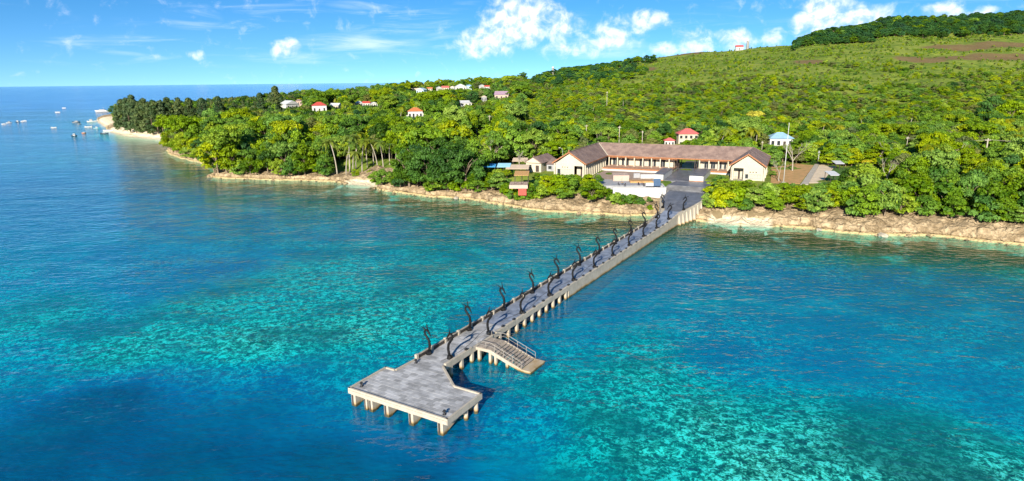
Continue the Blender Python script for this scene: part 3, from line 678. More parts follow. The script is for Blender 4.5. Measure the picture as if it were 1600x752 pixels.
def seen_clear(x, y, z, r, h):
    cx, cy, dz = proj(x, y, z + h * 0.55); _, ty, _ = proj(x, y, z + h); _, by, _ = proj(x, y, z); rr = r * F / dz
    ok = np.ones(len(x), bool)
    for (x0, y0, x1, y1, Y) in CLEAR:
        ok &= ~((y < Y) & (cx + rr * 0.85 > x0) & (cx - rr * 0.85 < x1) & (ty < y1) & (by - rr * .3 > y0))
    return ok
BARE = []       # ground kept free of trees: (x0, y0, x1, y1) in building frame
def plant(key, px, py, h=None, **kw):
    """one plant with its foot on the ground seen at this pixel"""
    p = on_ground(px, py); H = KINDS[key][2]
    TREES.append((key, p.x, p.y, p.z, (h or H) / H, kw.get('sq', 1.0), kw.get('rot', random.random() * 6.28), True))

# ================================================================== JETTY
random.seed(7)
M_conc = concrete('pale_concrete', (0.41, 0.36, 0.285))
M_conc_d = concrete('weathered_concrete', (0.33, 0.29, 0.23))
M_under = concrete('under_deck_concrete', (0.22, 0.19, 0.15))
M_slab = simple('slate_grey_paving', (0.39, 0.385, 0.38), 0.7, 0.42, 0.7, 0.01, objvar=0.24)
M_slab2 = simple('sky_tinted_paving', (0.23, 0.26, 0.32), 0.55, 0.38, 0.6, 0.01, island=0.18)  # far-deck slabs: bluish sky reflection put into their grey
M_panel = simple('dark_parapet_panel', (0.055, 0.045, 0.04), 0.7, 0.4, 2.0)
M_black = simple('black_bronze', (0.007, 0.007, 0.008), 0.6, 0.4, 4.0, 0.01, spec=0.2)
M_black2 = simple('black_iron', (0.02, 0.02, 0.022), 0.5, 0.3, 4.0, spec=0.4)
M_shadow = simple('shadow_black', (0.025, 0.025, 0.03), 0.6, 0.2, 4.0)  # tone of the strand that imitates shadow on the deck
M_wood = simple('grey_timber', (0.34, 0.28, 0.22), 0.8, 0.35, 5.0, 0.01, objvar=0.2)
M_steel = simple('handrail_steel', (0.30, 0.27, 0.24), 0.5, 0.25, 4.0, spec=0.5)
DZ = 2.0
def deckz(s): return DZ + float(np.interp(s, [86, 98, 107, 116], [0, 1.0, 2.3, 2.9]))
jetty = empty('jetty', PIER.w(0, 0, 0), -PIER.az, 'long concrete jetty with a wide grey-paved head and solid causeway', 'jetty')
PLAT = [(-5.6, -9.8), (8.1, -9.8), (8.1, -3.45), (4.46, -3.45), (0.32, 0.0), (-3.95, 0.0), (-4.1, -3.6), (-5.6, -3.6)]
# slabs under the paving
MB().prism(PLAT, 1.45, 1.93).build('head_slab', M_conc, jetty)
MB().box(-3.75, 0.12, 0.0, 34.2, 1.45, 1.93).build('deck_slab', M_conc_d, jetty)
# edge kerbs of the head, butted piece by piece
def kerb(a, b, w=0.22, z0=1.93, z1=2.14, name='kerb'):
    a, b = Vector((*a, 0)), Vector((*b, 0)); d = (b - a).normalized(); n = Vector((-d.y, d.x, 0)) * w; L = (b - a).length
    k = max(1, round(L / 3.0))
    for i in range(k):
        p, q = a + d * (L * i / k + 0.012), a + d * (L * (i + 1) / k - 0.012)
        MB().prism([(p.x, p.y), (q.x, q.y), (q.x + n.x, q.y + n.y), (p.x + n.x, p.y + n.y)], z0, z1).build(name, M_conc, jetty)
for i in range(len(PLAT)):
    if i == 4: continue
    if i == 5: a, b = PLAT[5], PLAT[6]
    else: a, b = PLAT[i], PLAT[(i + 1) % len(PLAT)]
    kerb(a, b)
# paving slabs: clipped to the outline, joints left open
def clip(poly, a, b):
    out = []; d = (b[0] - a[0], b[1] - a[1])
    side = lambda p: d[0] * (p[1] - a[1]) - d[1] * (p[0] - a[0])
    for i, p in enumerate(poly):
        q = poly[(i + 1) % len(poly)]; sp, sq = side(p), side(q)
        if sp >= 0: out.append(p)
        if sp * sq < 0: k = sp / (sp - sq); out.append((p[0] + (q[0] - p[0]) * k, p[1] + (q[1] - p[1]) * k))
    return out
def area(p): return 0.5 * abs(sum(p[i][0] * p[(i + 1) % len(p)][1] - p[(i + 1) % len(p)][0] * p[i][1] for i in range(len(p))))
full_cache = {}
def slab_piece(poly, cx, cy, full):
    z = 1.985 + random.uniform(0, 0.012)
    if full:
        if 'm' not in full_cache:
            full_cache['m'] = MB().bbox(-0.468, 0.468, -0.303, 0.303, -0.05, 0, 0.012).mesh('paving_slab', M_slab)
        o = bpy.data.objects.new('paving_slab', full_cache['m']); link(o, jetty); o.location = (cx, cy, z); o.rotation_euler = (random.uniform(-.004, .004), random.uniform(-.004, .004), 0)
    else:
        o = MB().prism([(p[0] - cx, p[1] - cy) for p in poly], -0.05, 0).build('paving_slab', M_slab, jetty); o.location = (cx, cy, z)
regions = [[(-5.38, -9.58), (7.88, -9.58), (7.88, -3.67), (-5.38, -3.67)], [(-3.88, -3.66), (4.50, -3.66), (0.12, 0.02), (-3.73, 0.02)]]
def lay(reg, w, h, count_max=None):
    n = 0; xs = [p[0] for p in reg]; ys = [p[1] for p in reg]; j = 0; y = min(ys)
    while y < max(ys):
        x = min(xs) - (w / 2 if j % 2 else 0)
        while x < max(xs):
            q = [(x + .007, y + .007), (x + w - .007, y + .007), (x + w - .007, y + h - .007), (x + .007, y + h - .007)]; p = q
            for i in range(len(reg)): 
                p = clip(p, reg[i], reg[(i + 1) % len(reg)])
                if len(p) < 3: break
            if len(p) >= 3 and area(p) > 0.03:
                slab_piece(p, x + w / 2, y + h / 2, abs(area(p) - area(q)) < 1e-5); n += 1
            x += w
        y += h; j += 1
    return n
NT_ = lay(regions[0], 0.95, 0.62) + lay(regions[1], 0.95, 0.62)
NT_ += lay([(-3.7, 0.03), (0.0, 0.03), (0.0, 14.3), (-3.7, 14.3)], 0.95, 0.62)
rest = MB(); y = 14.32; j = 0                       # the deck beyond: slabs too small to pick out
while y < 98:
    x = -3.7
    while x < -0.01:
        x1 = min(0.0, x + (0.95 if not (j % 2 and x == -3.7) else 0.475)); z0, z1 = deckz(y), deckz(y + 0.62)
        rest.add([(x + .008, y + .008, z0 - .012), (x1 - .008, y + .008, z0 - .012), (x1 - .008, y + .612, z1 - .012), (x + .008, y + .612, z1 - .012)], [(0, 1, 2, 3)]); x = x1
    y += 0.62; j += 1
tag(rest.build('paving', M_slab2, jetty), kind='stuff')
# right-hand edge beam and kerb of the open part
for i in range(12):
    a, b = 0.35 + i * 2.84, 0.35 + (i + 1) * 2.84
    if i == 2 or i == 3: z1 = 1.96
    else: z1 = 2.17
    MB().box(0.135, 0.40, a + .01, b - .01, 1.42, 1.99).build('edge_beam', M_conc, jetty)
    if i not in (2,): MB().bbox(0.05, 0.40, a + .02, b - .02, 1.995, z1 + .03, 0.03).build('kerb', M_conc, jetty)
    MB().box(-4.02, -3.77, a + .01, b - .01, 1.42, 1.99).build('edge_beam', M_conc_d, jetty)
# columns, cross beams and tie beams under the deck
colm = MB().box(-0.19, 0.19, -0.19, 0.19, -4.5, 1.42).mesh('column', M_conc)
s_ = 1.5
while s_ < 34:
    for tt in (0.20, -3.85):
        o = bpy.data.objects.new('column', colm); link(o, jetty); o.location = (tt, s_, 0)
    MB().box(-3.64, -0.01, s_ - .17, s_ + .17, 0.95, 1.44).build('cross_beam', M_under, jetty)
    s_ += 2.28
# head piers: a front post with a recessed dark panel and a bracket wall running back under the slab
for (x, w) in [(-5.25, .62), (-3.35, .42), (-2.62, .5), (-0.45, .62), (2.95, .62), (6.75, .68)]:
    b = MB(); b.box(x, x + w, -9.72, -9.05, -4.5, 1.45).build('pier_post', M_conc, jetty)
    MB().box(x + w * .12, x + w * .5, -9.75, -9.721, 0.1, 1.35).build('post_recess', M_panel, jetty)
    MB().add([(x + w * .55, -9.04, 0.15), (x + w * .98, -9.04, 0.15), (x + w * .98, -7.0, 0.75), (x + w * .55, -7.0, 0.75), (x + w * .55, -9.04, 1.44), (x + w * .98, -9.04, 1.44), (x + w * .98, -7.0, 1.44), (x + w * .55, -7.0, 1.44)],
             [(0, 3, 2, 1), (4, 5, 6, 7), (0, 1, 5, 4), (1, 2, 6, 5), (2, 3, 7, 6), (3, 0, 4, 7)]).build('bracket_wall', M_conc, jetty)
for (x, y) in [(7.6, -5.9), (7.75, -4.2), (6.9, -4.0), (5.0, -6.4), (5.0, -4.0), (2.2, -6.4), (2.2, -4.0), (-1.2, -6.4), (-1.2, -4.0), (-4.9, -6.4), (-4.9, -4.0), (0.6, -1.3), (-3.4, -1.3)]:
    MB().tube([(x, y, -4.5), (x, y, 1.46)], 0.24, 10).build('pile', M_conc, jetty, True)
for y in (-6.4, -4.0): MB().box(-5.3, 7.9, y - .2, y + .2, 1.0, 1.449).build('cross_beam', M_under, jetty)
# rubbing strip marks: the front beam
MB().box(-5.55, 8.05, -9.86, -9.803, 1.50, 1.90).build('fascia_beam', M_conc, jetty)
# solid causeway towards the shore, then a flared ramp with ribs
cw = MB(); cw.box(-3.95, 0.36, 34.2, 86.0, -5, 1.93)
P0 = [(-3.95, 86.0), (0.36, 86.0), (0.6, 95.0), (3.3, 107.0), (1.6, 118.0), (-8.6, 118.0), (-7.9, 107.0), (-4.2, 96.0)]
cw.prism(P0, -4, [deckz(p[1]) - 0.08 for p in P0]).build('causeway', M_conc, jetty)
for (a, b) in [((0.10, 34.3), (0.10, 86.0))]:
    k = 17
    for i in range(k):
        y0, y1 = a[1] + (b[1] - a[1]) * i / k, a[1] + (b[1] - a[1]) * (i + 1) / k
        MB().bbox(0.02, 0.40, y0 + .015, y1 - .015, 1.94, 2.2, 0.03).build('kerb', M_conc, jetty)
def edge_run(pts, name, mat, w, h, k):
    L = [0]
    for p, q in zip(pts, pts[1:]): L.append(L[-1] + math.hypot(q[0] - p[0], q[1] - p[1]))
    def at(d): return np.interp(d, L, [p[0] for p in pts]), np.interp(d, L, [p[1] for p in pts])
    for i in range(k):
        p, q = at(L[-1] * (i + .02) / k), at(L[-1] * (i + .98) / k); zp, zq = deckz(p[1]), deckz(q[1])
        d = Vector((q[0] - p[0], q[1] - p[1], 0)).normalized(); n = Vector((-d.y, d.x, 0)) * w / 2
        MB().prism([(p[0] - n.x, p[1] - n.y), (q[0] - n.x, q[1] - n.y), (q[0] + n.x, q[1] + n.y), (p[0] + n.x, p[1] + n.y)][::-1] if False else [(p[0] + n.x, p[1] + n.y), (p[0] - n.x, p[1] - n.y), (q[0] - n.x, q[1] - n.y), (q[0] + n.x, q[1] + n.y)],
                   [zp - .07, zp - .07, zq - .07, zq - .07], [zp + h, zp + h, zq + h, zq + h]).build(name, mat, jetty)
edge_run([(0.22, 86.05), (0.45, 95.0), (3.15, 107.0)], 'kerb', M_conc, 0.34, 0.22, 7)
edge_run([(-3.85, 86.1), (-4.1, 96.0), (-7.75, 107.0)], 'parapet_wall', M_conc_d, 0.3, 0.55, 7)
for i in range(7):                                   # pale ribs on the flared ramp wall
    k = i / 6; y = 95.5 + 11 * k; x = float(np.interp(y, [86, 95, 107], [.36, .6, 3.3]))
    MB().add([(x + .01, y - .13, -1), (x + .9, y - .13, -1), (x + .9, y + .13, -1), (x + .01, y + .13, -1), (x - .02, y - .13, deckz(y) - .12), (x + .16, y - .13, deckz(y) - .12), (x + .16, y + .13, deckz(y) - .12), (x - .02, y + .13, deckz(y) - .12)],
             [(0, 3, 2, 1), (4, 5, 6, 7), (0, 1, 5, 4), (1, 2, 6, 5), (2, 3, 7, 6), (3, 0, 4, 7)]).build('rib', M_conc, jetty)
# parapet on the far side: pale posts, dark panels with a pale coping
s_ = -0.1; i = 0
while s_ < 86:
    z = 2.0
    MB().bbox(-4.04, -3.70, s_, s_ + .42, 1.94, 2.62, 0.04).build('parapet_post', M_conc, jetty)
    e = s_ + 2.93
    p = MB().box(-3.99, -3.79, s_ + .43, e - .01, 1.94, 2.42).build('parapet_panel', M_panel, jetty)
    MB().box(-4.02, -3.76, s_ + .43, e - .01, 2.422, 2.50).build('coping', M_conc_d, p)
    s_ = e; i += 1
# small black lamp boxes along the right-hand kerb
lampm = MB().bbox(-0.16, 0.16, -0.2, 0.2, 0, 0.24, 0.05).mesh('kerb_lamp', M_black2)
s_ = 4.9
while s_ < 92:
    if abs(((s_ - 2.2) % 8.85)) > 1.0 and not 7 < s_ < 10.5:
        o = bpy.data.objects.new('kerb_lamp', lampm); link(o, jetty); o.location = (0.20 if s_ < 86 else 0.3, s_, 2.205 + deckz(s_) - 2)
    s_ += 2.95
# mooring bollards on the head
def bollard(t_, s_, label):
    b = empty('mooring_bollard', PIER.w(t_, s_, 1.995), -PIER.az, label, 'bollard', 'mooring bollards on the jetty head')
    MB().tube([(0, 0, 0), (0, 0, .05), (0, 0, .06), (0, 0, .38), (0, 0, .42), (0, 0, .5)], [.2, .2, .11, .11, .17, .15], 10).build('post', M_black2, b, True)
    MB().tube([(-.24, 0, .27), (.24, 0, .27)], .05, 6).build('cross_pin', M_black2, b, True)
bollard(-4.7, -8.6, 'black mooring bollard on the jetty head, at the corner away from the stairs')
bollard(7.1, -8.95, 'black mooring bollard on the jetty head, at the corner nearer the stairs')
bollard(-3.2, -0.9, 'small black bollard where the jetty head meets its narrow deck')

# ---- landing stairs on the right of the jetty
st = empty('landing_stairs', PIER.w(2, 8.3, 0), -PIER.az, 'concrete landing stairs with timber treads and handrails beside the jetty', 'stairs')
OF = (2, 8.3, 0)
Y0, Y1 = 6.7, 10.3
MB().box(0.42, 2.7, Y0, Y1, 1.62, 1.97).build('landing', M_conc, st, off=OF)
for i in range(7): MB().box(0.44 + i * .325, 0.44 + i * .325 + .305, Y0 + .12, Y1 - .12, 1.975, 2.02).build('deck_plank', M_wood, st, off=OF)
N_ST = 10
for i in range(N_ST):
    x0 = 2.72 + i * 0.44; z = 1.86 - i * 0.15
    MB().box(x0, x0 + .40, Y0 + .16, Y1 - .16, z - .07, z).build('step', M_wood, st, off=OF)
for yy in (Y0, Y1 - .15):
    MB().add([(2.71, yy, 1.45), (7.1, yy, 0.02), (7.1, yy, 0.45), (2.71, yy, 1.96), (2.71, yy + .15, 1.45), (7.1, yy + .15, 0.02), (7.1, yy + .15, 0.45), (2.71, yy + .15, 1.96)],
             [(0, 1, 2, 3), (7, 6, 5, 4), (0, 4, 5, 1), (1, 5, 6, 2), (2, 6, 7, 3), (3, 7, 4, 0)]).build('stringer', M_conc, st, off=OF)
MB().bbox(7.11, 8.5, Y0 - .05, Y1 + .05, 0.05, 0.42).build('foot_landing', M_conc, st, off=OF)
for (x, y) in [(0.8, 6.95), (2.5, 6.95), (3.3, 6.95), (5.0, 6.95), (0.8, 10.0), (2.5, 10.0), (4.4, 10.0), (6.0, 9.9), (7.8, 8.5)]:
    zt = 1.61 if x < 2.6 else float(np.interp(x, [2.7, 7.1], [1.45, 0.02])) + .02
    MB().box(x - .17, x + .17, y - .17, y + .17, -4.5, max(zt, .06)).build('column', M_conc, st, off=OF)
for yy in (Y0 + .06, Y1 - .06):
    r = MB(); r.tube([(0.6, yy, 2.95), (2.7, yy, 2.95), (7.2, yy, 1.35)], .035, 6); r.tube([(0.6, yy, 2.5), (2.7, yy, 2.5), (7.2, yy, .9)], .022, 5)
    rr = r.build('handrail', M_steel, st, True, off=OF)
    for k in range(6):
        x = 0.6 + k * 1.32; zt = 2.95 if x < 2.7 else 2.95 - (x - 2.7) * 1.6 / 4.5; zb = 1.97 if x < 2.7 else 1.9 - (x - 2.7) * 1.5 / 4.4
        MB().tube([(x, yy, zb - .05), (x, yy, zt)], .03, 5).build('baluster', M_steel, st, True, off=OF)
r = MB(); r.tube([(0.55, Y0 + .06, 2.95), (0.55, Y1 - .06, 2.95)], .03, 5); r.build('gate_rail', M_steel, st, True, off=OF)
# mooring line below the deck from the stairs to the causeway
cbl = MB(); cbl.tube([PIER.w(0.7, 11 + 23 * k, 0.62 - 0.45 * math.sin(math.pi * k)) for k in [i / 12 for i in range(13)]], .022, 4)
tag(cbl.build('mooring_line', M_conc_d, None, True), 'pale rope slung low along the open jetty columns above the water', 'rope')

# ---- sculptures
def statue_parts():
    body = MB(); pts = [(0.0, .30), (.13, .75), (.20, 1.2), (.14, 1.7), (-.12, 2.1), (-.38, 2.42), (-.47, 2.7), (-.38, 2.93), (-.16, 3.02), (.0, 2.95)]
    body.tube([(x, 0.03 * math.sin(z * 2), z) for x, z in pts], [.16, .15, .155, .15, .14, .128, .118, .115, .125, .105], 9)
    for i in range(1, 8):                              # back fin
        x, z = pts[i]; body.tube([(x - .12, 0, z - .08), (x - .24, 0, z + .06), (x - .10, 0, z + .12)], [.03, .012, .03], 4)
    head = MB(); head.tube([(-.06, 0, 3.02), (.08, 0, 2.86), (.25, 0, 2.58), (.42, 0, 2.28)], [.12, .13, .08, .04], 8)
    h1 = MB(); h1.tube([(-.10, .05, 3.0), (-.17, .09, 3.35), (-.30, .13, 3.80)], [.085, .07, .03], 6)
    h2 = MB(); h2.tube([(-.14, -.04, 3.0), (-.50, -.08, 3.22), (-.95, -.12, 3.42)], [.085, .065, .03], 6)
    base = MB(); base.tube([(0, 0, -.02), (0, 0, .06), (.01, 0, .2), (.02, 0, .36), (.03, 0, .46)], [.34, .36, .30, .22, .14], 10)
    for k in range(5):
        a = k * 1.257; base.tube([(math.cos(a) * .28, math.sin(a) * .28, .03), (math.cos(a) * .30, math.sin(a) * .30, .25), (math.cos(a + .5) * .16, math.sin(a + .5) * .16, .45)], [.10, .09, .03], 6)
    return [(n, b.mesh(n, M_black, True)) for n, b in (('base', base), ('body', body), ('head', head), ('horn', h1), ('horn', h2))]
SP = statue_parts()
ORD = 'first second third fourth fifth sixth seventh eighth ninth tenth eleventh twelfth thirteenth fourteenth fifteenth sixteenth seventeenth eighteenth nineteenth twentieth'.split()
def statue(t_, s_, face, k, side):
    e = empty('sea_creature_sculpture', PIER.w(t_, s_, deckz(s_) - .01), -PIER.az + (0 if face > 0 else math.pi) + random.uniform(-.12, .12),
              f'black S-curved horned sculpture, {ORD[k]} from the jetty head {side}', 'sculpture', 'black sculptures lining the jetty')
    sc_ = random.uniform(1.04, 1.13); e.scale = (sc_, sc_, sc_)
    for n, me in SP: link(bpy.data.objects.new(n, me), e)
for k in range(12):
    s = 1.95 + 8.9 * k; statue(-3.45 if s < 96 else -3.45 - (s - 96) * .34, s, 1, k, 'along the parapet side')
    s = 2.2 + 8.86 * k; statue(-0.38 if s < 95 else -0.3 + (s - 95) * .22, s, -1, k, 'along the stairs side')
# dark strand standing in for the sculptures' long shadows on the deck
cb = MB(); rng = random.Random(5); pts = []
for i in range(60):
    y = 1.0 + i * 1.5; pts.append((-1.1 + 0.55 * math.sin(y * 0.36) + rng.uniform(-.06, .06), y, deckz(y) + .012))
cb.tube(pts, .028, 4); o = cb.build('deck_shadow_strand', M_shadow, None, True); o.location = PIER.w(0, 0, 0); o.rotation_euler = (0, 0, -PIER.az)
tag(o, 'thin black strand imitating sculpture shadows along the middle of the jetty deck', 'shadow_strand')

# ================================================================== LONG WATERFRONT BUILDING
M_roof = simple('brown_roof_shingle', (0.26, 0.18, 0.145), 0.8, 0.40, 0.45, 0.04, col2=(0.15, 0.10, 0.085))
M_cream = simple('cream_render', (0.46, 0.41, 0.31), 0.85, 0.10, 0.6)
M_white = simple('white_render', (0.46, 0.45, 0.43), 0.8, 0.10, 0.6)
M_orange = simple('orange_timber', (0.34, 0.14, 0.06), 0.7, 0.3, 2.0)
M_terra = simple('terracotta_floor', (0.38, 0.20, 0.12), 0.8, 0.25, 1.5)
M_glass = simple('dark_window_glass', (0.03, 0.035, 0.04), 0.12, 0.2, 0.7, spec=0.6)
M_curtain = simple('pale_curtain', (0.38, 0.36, 0.30), 0.9, 0.15, 3.0)
M_dark = simple('dark_timber', (0.05, 0.035, 0.03), 0.7, 0.3, 2.0)
M_granite = simple('dark_granite', (0.15, 0.15, 0.158), 0.42, 0.5, 0.5, 0.01, spec=0.5)
M_grey = simple('grey_render', (0.30, 0.30, 0.31), 0.8, 0.2, 0.9)
M_pink = simple('pale_pink_render', (0.42, 0.31, 0.25), 0.85, 0.12, 0.8)
M_tim = simple('honey_timber_deck', (0.48, 0.27, 0.10), 0.7, 0.3, 3.0)
M_blueg = simple('blue_grey_glass', (0.06, 0.10, 0.17), 0.15, 0.15, 0.8, spec=0.6)
ZE, ZR, ZF = 10.35, 13.8, 7.0
B0 = BLD.w(-1, 9, 5.9)
bld = empty('waterfront_building', B0, -BLD.az, 'long cream U-shaped building with brown roof above the jetty plaza', 'building')
OB = (-1, 9, 5.9)
def bp(mb, name, mat, parent=None, smooth=False): return mb.build(name, mat, parent or bld, smooth, OB if parent is None else OB)
def quad_slab(name, pts, th, mat): return bp(MB().slab(pts, th), name, mat)
LE, LI, LC = -32.0, -21.0, -26.5        # left wing: outer eave, inner eave, ridge
RI, RE, RC = 19.2, 29.4, 24.3
SF, SB, SR, SL, SRW = 9.0, 23.6, 16.3, -15.0, -3.2
roofs = [
    ('roof_slope', [(LI, SL, ZE), (LI, SF, ZE), (LC, SR, ZR), (LC, SL, ZR)]),
    ('roof_slope', [(LE, SB, ZE), (LE, SL, ZE), (LC, SL, ZR), (LC, SR, ZR)]),
    ('roof_slope', [(LI, SF, ZE), (RI, SF, ZE), (RC, SR, ZR), (LC, SR, ZR)]),
    ('roof_slope', [(RI, SF, ZE), (RI, SRW, ZE), (RC, SRW, ZR), (RC, SR, ZR)]),
    ('roof_slope', [(RE, SRW, ZE), (RE, SB, ZE), (RC, SR, ZR), (RC, SRW, ZR)]),
    ('roof_slope', [(RE, SB, ZE), (LE, SB, ZE), (LC, SR, ZR), (RC, SR, ZR)])]
for n, p in roofs:
    r_ = quad_slab(n, p, 0.22, M_roof)
    # shingle courses: low steps following the slope
    lo0, lo1, hi1, hi0 = [Vector(q) for q in p]; mb = MB(); k = 16
    for i in range(k):
        a, b = i / k, (i + 1) / k - 0.006
        q = [lo0.lerp(hi0, a), lo1.lerp(hi1, a), lo1.lerp(hi1, b), lo0.lerp(hi0, b)]
        up = Vector((0, 0, .07)); up2 = Vector((0, 0, .015))
        mb.add([q[0] + up, q[1] + up, q[2] + up2, q[3] + up2, q[0], q[1]], [(0, 1, 2, 3), (4, 5, 1, 0)])
    mb.build('shingle_course', M_roof, r_, False, OB)
# ridge and valley caps, fascia boards
for a, b in [((LC, SL - .1, ZR), (LC, SR, ZR)), ((LC, SR, ZR), (RC, SR, ZR)), ((RC, SRW - .1, ZR), (RC, SR, ZR)), ((LE, SB, ZE), (LC, SR, ZR)), ((RE, SB, ZE), (RC, SR, ZR))]:
    bp(MB().bar(Vector(a) + Vector((0, 0, .10)), Vector(b) + Vector((0, 0, .10)), .32, .16), 'ridge_cap', M_orange if a[1] < 10 and False else M_roof)
bp(MB().bar((LI, SF, ZE + .07), (LC, SR, ZR + .07), .28, .10), 'valley_flashing', M_cream)
for a, b in [((LI + .06, SL, ZE), (LI + .06, SF, ZE)), ((LI, SF - .06, ZE), (RI, SF - .06, ZE)), ((RI - .06, SF, ZE), (RI - .06, SRW, ZE)), ((RE + .06, SRW, ZE), (RE + .06, SB, ZE)), ((LE - .06, SL, ZE), (LE - .06, SB, ZE)),
             ((LI, SL - .06, ZE), (LC, SL - .06, ZR)), ((LE, SL - .06, ZE), (LC, SL - .06, ZR)), ((RI, SRW - .06, ZE), (RC, SRW - .06, ZR)), ((RE, SRW - .06, ZE), (RC, SRW - .06, ZR))]:
    bp(MB().bar(Vector(a) - Vector((0, 0, .08)), Vector(b) - Vector((0, 0, .08)), .10, .34), 'fascia_board', M_orange)
bp(MB().tube([(LC, SL - .05, ZR + .1), (LC, SL - .05, ZR + .35), (LC, SL - .05, ZR + .75)], [.22, .3, .04], 8), 'finial', M_orange, None, True)
bp(MB().tube([(-33.5 + 18, SR, ZR + .1), (-33.5 + 18, SR, ZR + .3)], [.2, .1], 8), 'finial', M_orange)
def gable(c, hw, s, name, side):
    """gable wall at s facing the sea, opening on one side, window band on the other"""
    zl, zt = 5.9, ZE - .25; zap = ZR - .45
    x0, x1 = c - hw, c + hw
    k = (zap - zt) / hw
    if side > 0: ox0, ox1, wx0, wx1 = x1 - 3.1, x1 - .45, x0 + .5, x1 - 3.5
    else: ox0, ox1, wx0, wx1 = x0 + .45, x0 + 3.2, x0 + 3.7, x1 - .5
    otop = 9.55; wz0, wz1 = (6.3, 8.45) if side > 0 else (6.6, 7.9)
    D = .3
    def wp(b, nm='gable_wall'): return bp(b, nm, M_cream)
    b = MB()
    def P(xa, xb, za, zb): b.box(xa, xb, s, s + D, za, zb)
    xs = sorted([(ox0, ox1, zl, otop), (wx0, wx1, wz0, wz1)])
    cur = x0
    for (a, e, z0, z1) in xs:
        P(cur, a, zl, otop)
        if z0 > zl: P(a, e, zl, z0)
        if z1 < otop: P(a, e, z1, otop)
        cur = e
    P(cur, x1, zl, otop)
    b.add([(x0, s, otop), (x1, s, otop), (x1, s, zt), (c, s, zap), (x0, s, zt), (x0, s + D, otop), (x1, s + D, otop), (x1, s + D, zt), (c, s + D, zap), (x0, s + D, zt)],
          [(0, 1, 2, 3, 4), (9, 8, 7, 6, 5), (2, 7, 8, 3), (3, 8, 9, 4), (1, 6, 7, 2), (4, 9, 5, 0)])
    wp(b)
    for i in range(3):                                   # three small vents
        xv = (wx0 + wx1) / 2 + (i - 1) * .8; bp(MB().box(xv - .16, xv + .16, s - .03, s - .003, wz1 + .45, wz1 + .75), 'vent', M_dark)
    n = 5
    for i in range(n):
        xa = wx0 + (wx1 - wx0) * i / n; xb = wx0 + (wx1 - wx0) * (i + 1) / n
        w = bp(MB().box(xa + .05, xb - .05, s + .17, s + .2, wz0 + .05, wz1 - .05), 'window', M_curtain if (i % 5) else M_glass)
        f = MB(); f.box(xa, xa + .06, s + .08, s + .16, wz0, wz1); f.box(xa + .061, xb, s + .08, s + .16, wz1 - .06, wz1); f.build('frame', M_white, w, False, OB)
    bp(MB().box(wx0 - .1, wx1 + .1, s - .12, s - .003, wz0 - .12, wz0 - .01), 'sill', M_white)
    # recessed porch behind the opening
    b = MB(); b.box(ox0 - .2, ox1 + .2, s + 3.2, s + 3.3, zl, otop + .4); bp(b, 'porch_wall', M_cream)
    for i in range(3):
        xa = ox0 + .15 + i * .9; bp(MB().box(xa, xa + .55, s + 3.12, s + 3.19, zl, 8.6), 'door', M_curtain if i != 1 else M_dark)
    rl = MB(); rl.bar((ox0, s + .1, zl + 1.0), (ox1, s + .1, zl + 1.0), .06)
    for i in range(9): xx = ox0 + (ox1 - ox0) * i / 8; rl.bar((xx, s + .1, zl), (xx, s + .1, zl + .98), .035)
    bp(rl, 'balustrade', M_dark)
gable(LC, 4.6, SL + .8, 'left', 1)
gable(RC, 4.3, SRW + .8, 'right', -1)
# floors
bp(MB().box(LE + 1, LI - .25, SL + .55, SB - 1, 5.4, 5.95), 'floor_slab', M_cream)
bp(MB().box(LI - .3, 0.9, 4.0, SB - 1, 5.4, ZF - .32), 'floor_slab', M_white); bp(MB().box(LI - .3, 1.05, 3.85, SB - 1, ZF - .318, ZF), 'veranda_floor', M_terra)
bp(MB().box(LI - .3, 1.05, 3.78, 3.848, ZF - .34, ZF + .03), 'veranda_edge', M_orange)
bp(MB().box(8.7, RI, 7.0, SB - 1, 5.4, ZF - .32), 'floor_slab', M_white); bp(MB().box(8.6, RI, 6.9, SB - 1, ZF - .318, ZF), 'veranda_floor', M_terra)
bp(MB().box(8.6, RI, 6.83, 6.898, ZF - .34, ZF + .03), 'veranda_edge', M_orange)
# back and side walls
bp(MB().box(LE + 1.1, LE + 1.4, SL + 1.12, SB - 1.2, 5.9, ZE + .1), 'wall', M_cream)
bp(MB().box(RE - 1.4, RE - 1.1, SRW + 1.12, SB - 1.2, 5.9, ZE + .1), 'wall', M_cream)
bp(MB().box(LE + 1.42, 0.6, SB - 1.5, SB - 1.2, 5.9, ZE + .1), 'wall', M_cream); bp(MB().box(8.9, RE - 1.42, SB - 1.5, SB - 1.2, 5.9, ZE + .1), 'wall', M_cream)
bp(MB().box(LI - 3.0, LI - 2.8, SL + 4.6, 11.9, 5.96, ZE + .5), 'wall', M_cream)
def front_wall(x0, x1, s):
    n = max(1, round((x1 - x0) / 2.9)); w = (x1 - x0) / n
    for i in range(n):
        a = x0 + i * w; b = a + w
        bp(MB().box(a, a + .55, s, s + .25, ZF, ZE + .5), 'wall_pier', M_cream)
        bp(MB().box(a + .551, b, s, s + .25, 9.55, ZE + .5), 'lintel', M_cream)
        if i % 4 == 3: bp(MB().box(a + .551, b, s, s + .25, ZF, 9.549), 'wall_panel', M_cream); continue
        k = 3; ww = (b - a - .55) / k
        for j in range(k):
            xa = a + .55 + j * ww
            d = bp(MB().box(xa + .06, xa + ww - .06, s + .12, s + .15, ZF + .02, 9.5), 'french_window', M_glass if (i + j) % 3 else M_curtain)
            MB().box(xa, xa + .06, s + .05, s + .12, ZF, 9.55).build('frame', M_white, d, False, OB)
        bp(MB().box(a + .56, b - .01, s - .06, s - .005, 9.6, 9.95), 'shade_board', M_orange)
front_wall(LI - 2.6, 0.7, 12.0); front_wall(8.9, RI + .4, 12.0)
